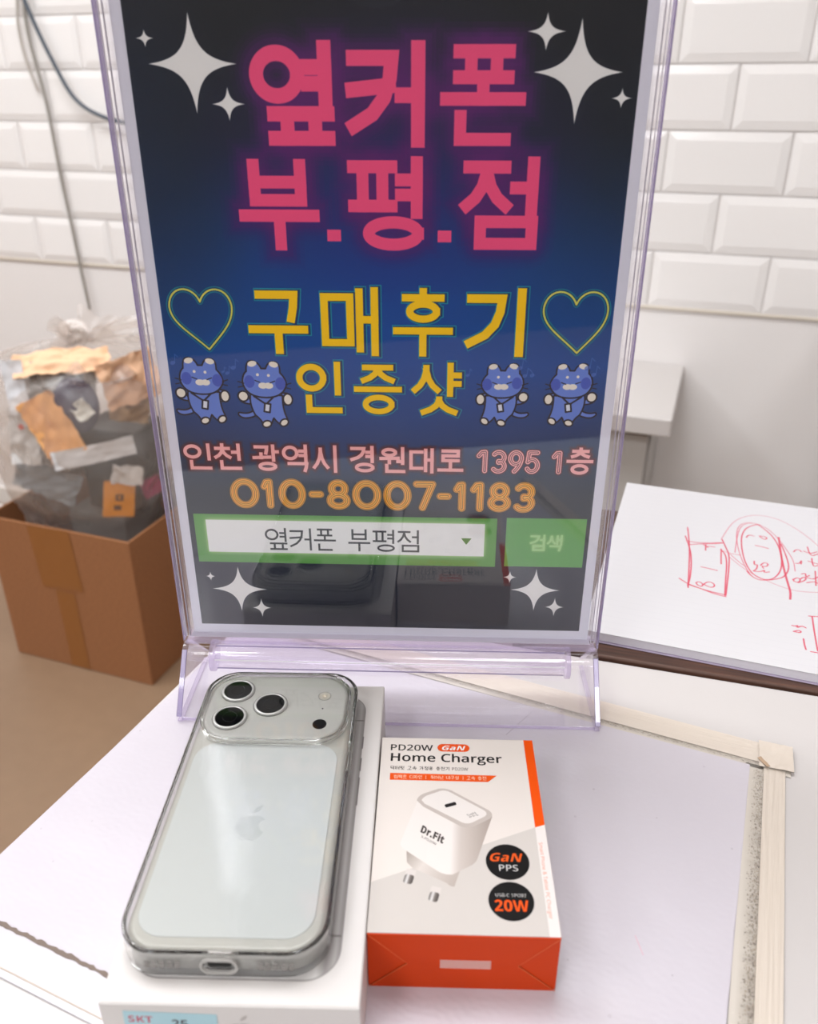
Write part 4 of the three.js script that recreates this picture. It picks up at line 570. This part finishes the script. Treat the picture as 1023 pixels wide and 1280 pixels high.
{ // scraps inside the bag: angle round the bag, height, radius, size, roll
  const scrap = (name, label, cat, deg, y, r, w, h, col, roll, amp = 0.006, seed = 1, extra = {}, tilt = -0.12) => {
    const o = thing(name, label, cat, [KC[0] + r * Math.sin(R(deg)), y, KC[1] + r * Math.cos(R(deg))], R(deg * 0.55 + 10)), inner = sheetGeo(w, h, amp, 22, seed, 16, 0.001, 1.6).rotateZ(roll).rotateX(tilt);
    part(extra.part ?? 'sheet', inner, std(col, { roughness: 0.7, ...(extra.m ?? {}) }), o); return o;
  };
  const G = 'scraps in the clear bag';
  scrap('kraft_envelope', 'tall orange tan paper piece leaning in the middle of the clear bag', 'paper', -7, -0.231, 0.154, 0.07, 0.125, '#f6b878', 0.42, 0.007, 2);
  scrap('paper_strip', 'long pale grey paper strip across the clear bag', 'paper', 17, -0.278, 0.158, 0.142, 0.034, '#dcdcde', 0.1, 0.003, 3);
  { const o = scrap('plastic_blister', 'dark purple plastic dome behind the long grey strip in the bag', 'packaging', 13, -0.200, 0.142, 0.03, 0.034, '#e6e6de', 0.5, 0.01, 4);
    part('dome', new THREE.SphereGeometry(0.046, 32, 16, 0, Math.PI * 2, 0, Math.PI / 2).scale(0.85, 0.35, 1.15).rotateX(Math.PI / 2).translate(-0.008, 0.004, -0.0145), std('#3a2f52', { roughness: 0.25, clearcoat: 0.6 }), o, 'dark purple dome'); }
  { const map = canvasTex(128, 160, (g) => { g.fillStyle = '#f09a1c'; g.fillRect(0, 0, 128, 160); g.fillStyle = '#5a4030'; g.fillRect(48, 58, 34, 30); g.fillRect(44, 108, 30, 22); g.fillStyle = '#f09a1c'; g.fillRect(60, 66, 10, 12); });
    scrap('orange_label', 'bright orange label with dark marks low in the clear bag', 'label', 28, -0.378, 0.146, 0.056, 0.068, '#ffffff', -0.2, 0.002, 5, { m: { map } }); }
  scrap('brown_paper', 'peach brown paper sheet at the upper side of the bag beside the sign', 'paper', 50, -0.158, 0.146, 0.105, 0.085, '#e2b592', 0.15, 0.012, 6);
  scrap('paper_wrap', 'wide peach paper wrap under the top of the clear bag', 'paper', 2, -0.118, 0.118, 0.16, 0.05, '#f3c7a0', 0.02, 0.012, 7, {}, -0.9);
  scrap('white_envelope', 'upright white envelope at the outer upper edge of the bag', 'paper', -29, -0.160, 0.156, 0.04, 0.095, '#dfe0e4', 0.08, 0.004, 8);
  { const o = scrap('white_packet', 'crumpled white packet with a red spot at the outer lower edge of the bag', 'packaging', -31, -0.252, 0.156, 0.056, 0.104, '#dad9d8', -0.05, 0.007, 9); part('red_spot', cyl(0.005, 0.001, 16).rotateX(Math.PI / 2).translate(0.004, 0.022, 0.009), std('#d9584c'), o); }
  scrap('grey_bag', 'grey plastic sheet behind the orange tan paper in the bag', 'packaging', 0, -0.162, 0.122, 0.11, 0.08, '#b5b4b2', -0.1, 0.009, 10);
  scrap('pink_wrapper', 'small magenta wrapper low in the bag by the sign edge', 'packaging', 57, -0.377, 0.136, 0.04, 0.036, '#a83a66', 0.2, 0.004, 11);
  scrap('tan_paper', 'torn tan paper below the peach brown sheet in the bag', 'paper', 48, -0.212, 0.140, 0.075, 0.05, '#a98a68', -0.3, 0.012, 12);
  scrap('white_scrap', 'small crumpled white scrap right of the orange tan paper in the bag', 'paper', 36, -0.333, 0.150, 0.055, 0.036, '#e3e0de', -0.25, 0.008, 13);
  scrap('blue_grey_film', 'blue grey plastic film low in the bag above the rim', 'packaging', -26, -0.343, 0.140, 0.12, 0.06, '#8b9096', -0.35, 0.01, 14, { m: { roughness: 0.3 } });
  { const g = new THREE.IcosahedronGeometry(0.1, 24), p = g.attributes.position; for (let k = 0; k < p.count; k++) { const v = new THREE.Vector3().fromBufferAttribute(p, k), n = v.clone().normalize(), d = 0.9 + 0.16 * n3(n.x * 1.6, n.y * 1.6, n.z * 1.6) + 0.10 * (1 - 2 * Math.abs(n3(n.x * 4, n.y * 4, n.z * 4))); p.setXYZ(k, v.x * d * 0.58, v.y * d * 1.35, v.z * d * 0.85); } g.computeVertexNormals();
    const o = thing('plastic_wrap', 'crumpled pale plastic wrap filling the outer half of the clear bag behind the white packet', 'packaging', [KC[0] - 0.068, -0.262, KC[1] + 0.01]); part('wrap', g, std('#cfcac7', { roughness: 0.4 }), o); }
  const inBag = (name, label, w, h, d, x, y, z, turn, col) => { const o = thing(name, label, 'box', [KC[0] + x, y, KC[1] + z], turn); const b = part('box_body', rbox(w, h, d, 0.004, 0, h / 2, 0), std(col, { roughness: 0.75 }), o); part('lid_flap', rbox(w * .98, 0.002, d * .98, 0.0005, 0, h + 0.001, 0), std(col, { roughness: 0.6 }), o); return o; };
  inBag('grey_carton', 'grey box at the bottom of the clear bag under the orange label', 0.13, 0.30, 0.12, 0.02, -0.735, 0.025, WA, '#77726f');
  inBag('dark_carton', 'dark box in the heart of the clear bag behind the long grey strip', 0.12, 0.16, 0.10, 0.052, -0.428, 0.02, WA + 0.1, '#4c4948');
}
{
  const cab = (name, label, pts, r, col) => { const o = thing(name, label, 'cable', [0, 0, 0]); part('sheath', tube(pts.map(([a, y, b]) => W(a / 1000, b ?? (name === 'black_cable' ? 0.024 : 0.014), y / 1000)), r, 90), std(col, { roughness: 0.45 }), o); return o; };
  cab('black_cable', 'thick dark cable curving down the tiled wall to the sign', [[-1330, 560], [-1304, 468], [-1259, 359], [-1214, 284], [-1145, 250], [-1060, 238], [-980, 236]], 0.0042, '#4c5560');
  cab('grey_cable', 'long thin grey cable hanging down the tiled wall to the bag', [[-1308, 560], [-1312, 480], [-1318, 412], [-1301, 276], [-1297, 140], [-1290, 29], [-1285, -70], [-1279, -165]], 0.0034, '#98938c');
  cab('white_cable', 'short pale cable beside the grey one on the tiled wall', [[-1325, 560], [-1331, 469], [-1340, 420], [-1335, 360], [-1318, 300]], 0.0028, '#b9b2aa');
  const o = thing('looped_cable', 'white cord looped on the floor behind the cardboard box', 'cable', [0, 0, 0]);
  part('sheath', tube([[-1.72, .12], [-1.66, .16], [-1.6, .11], [-1.63, .05], [-1.72, .04], [-1.8, .09]].map(([a, b]) => W(a, b, FL + 0.0065)), 0.006, 70), std('#ece8e4', { roughness: 0.4 }), o);
}

renderer.render(scene, camera);
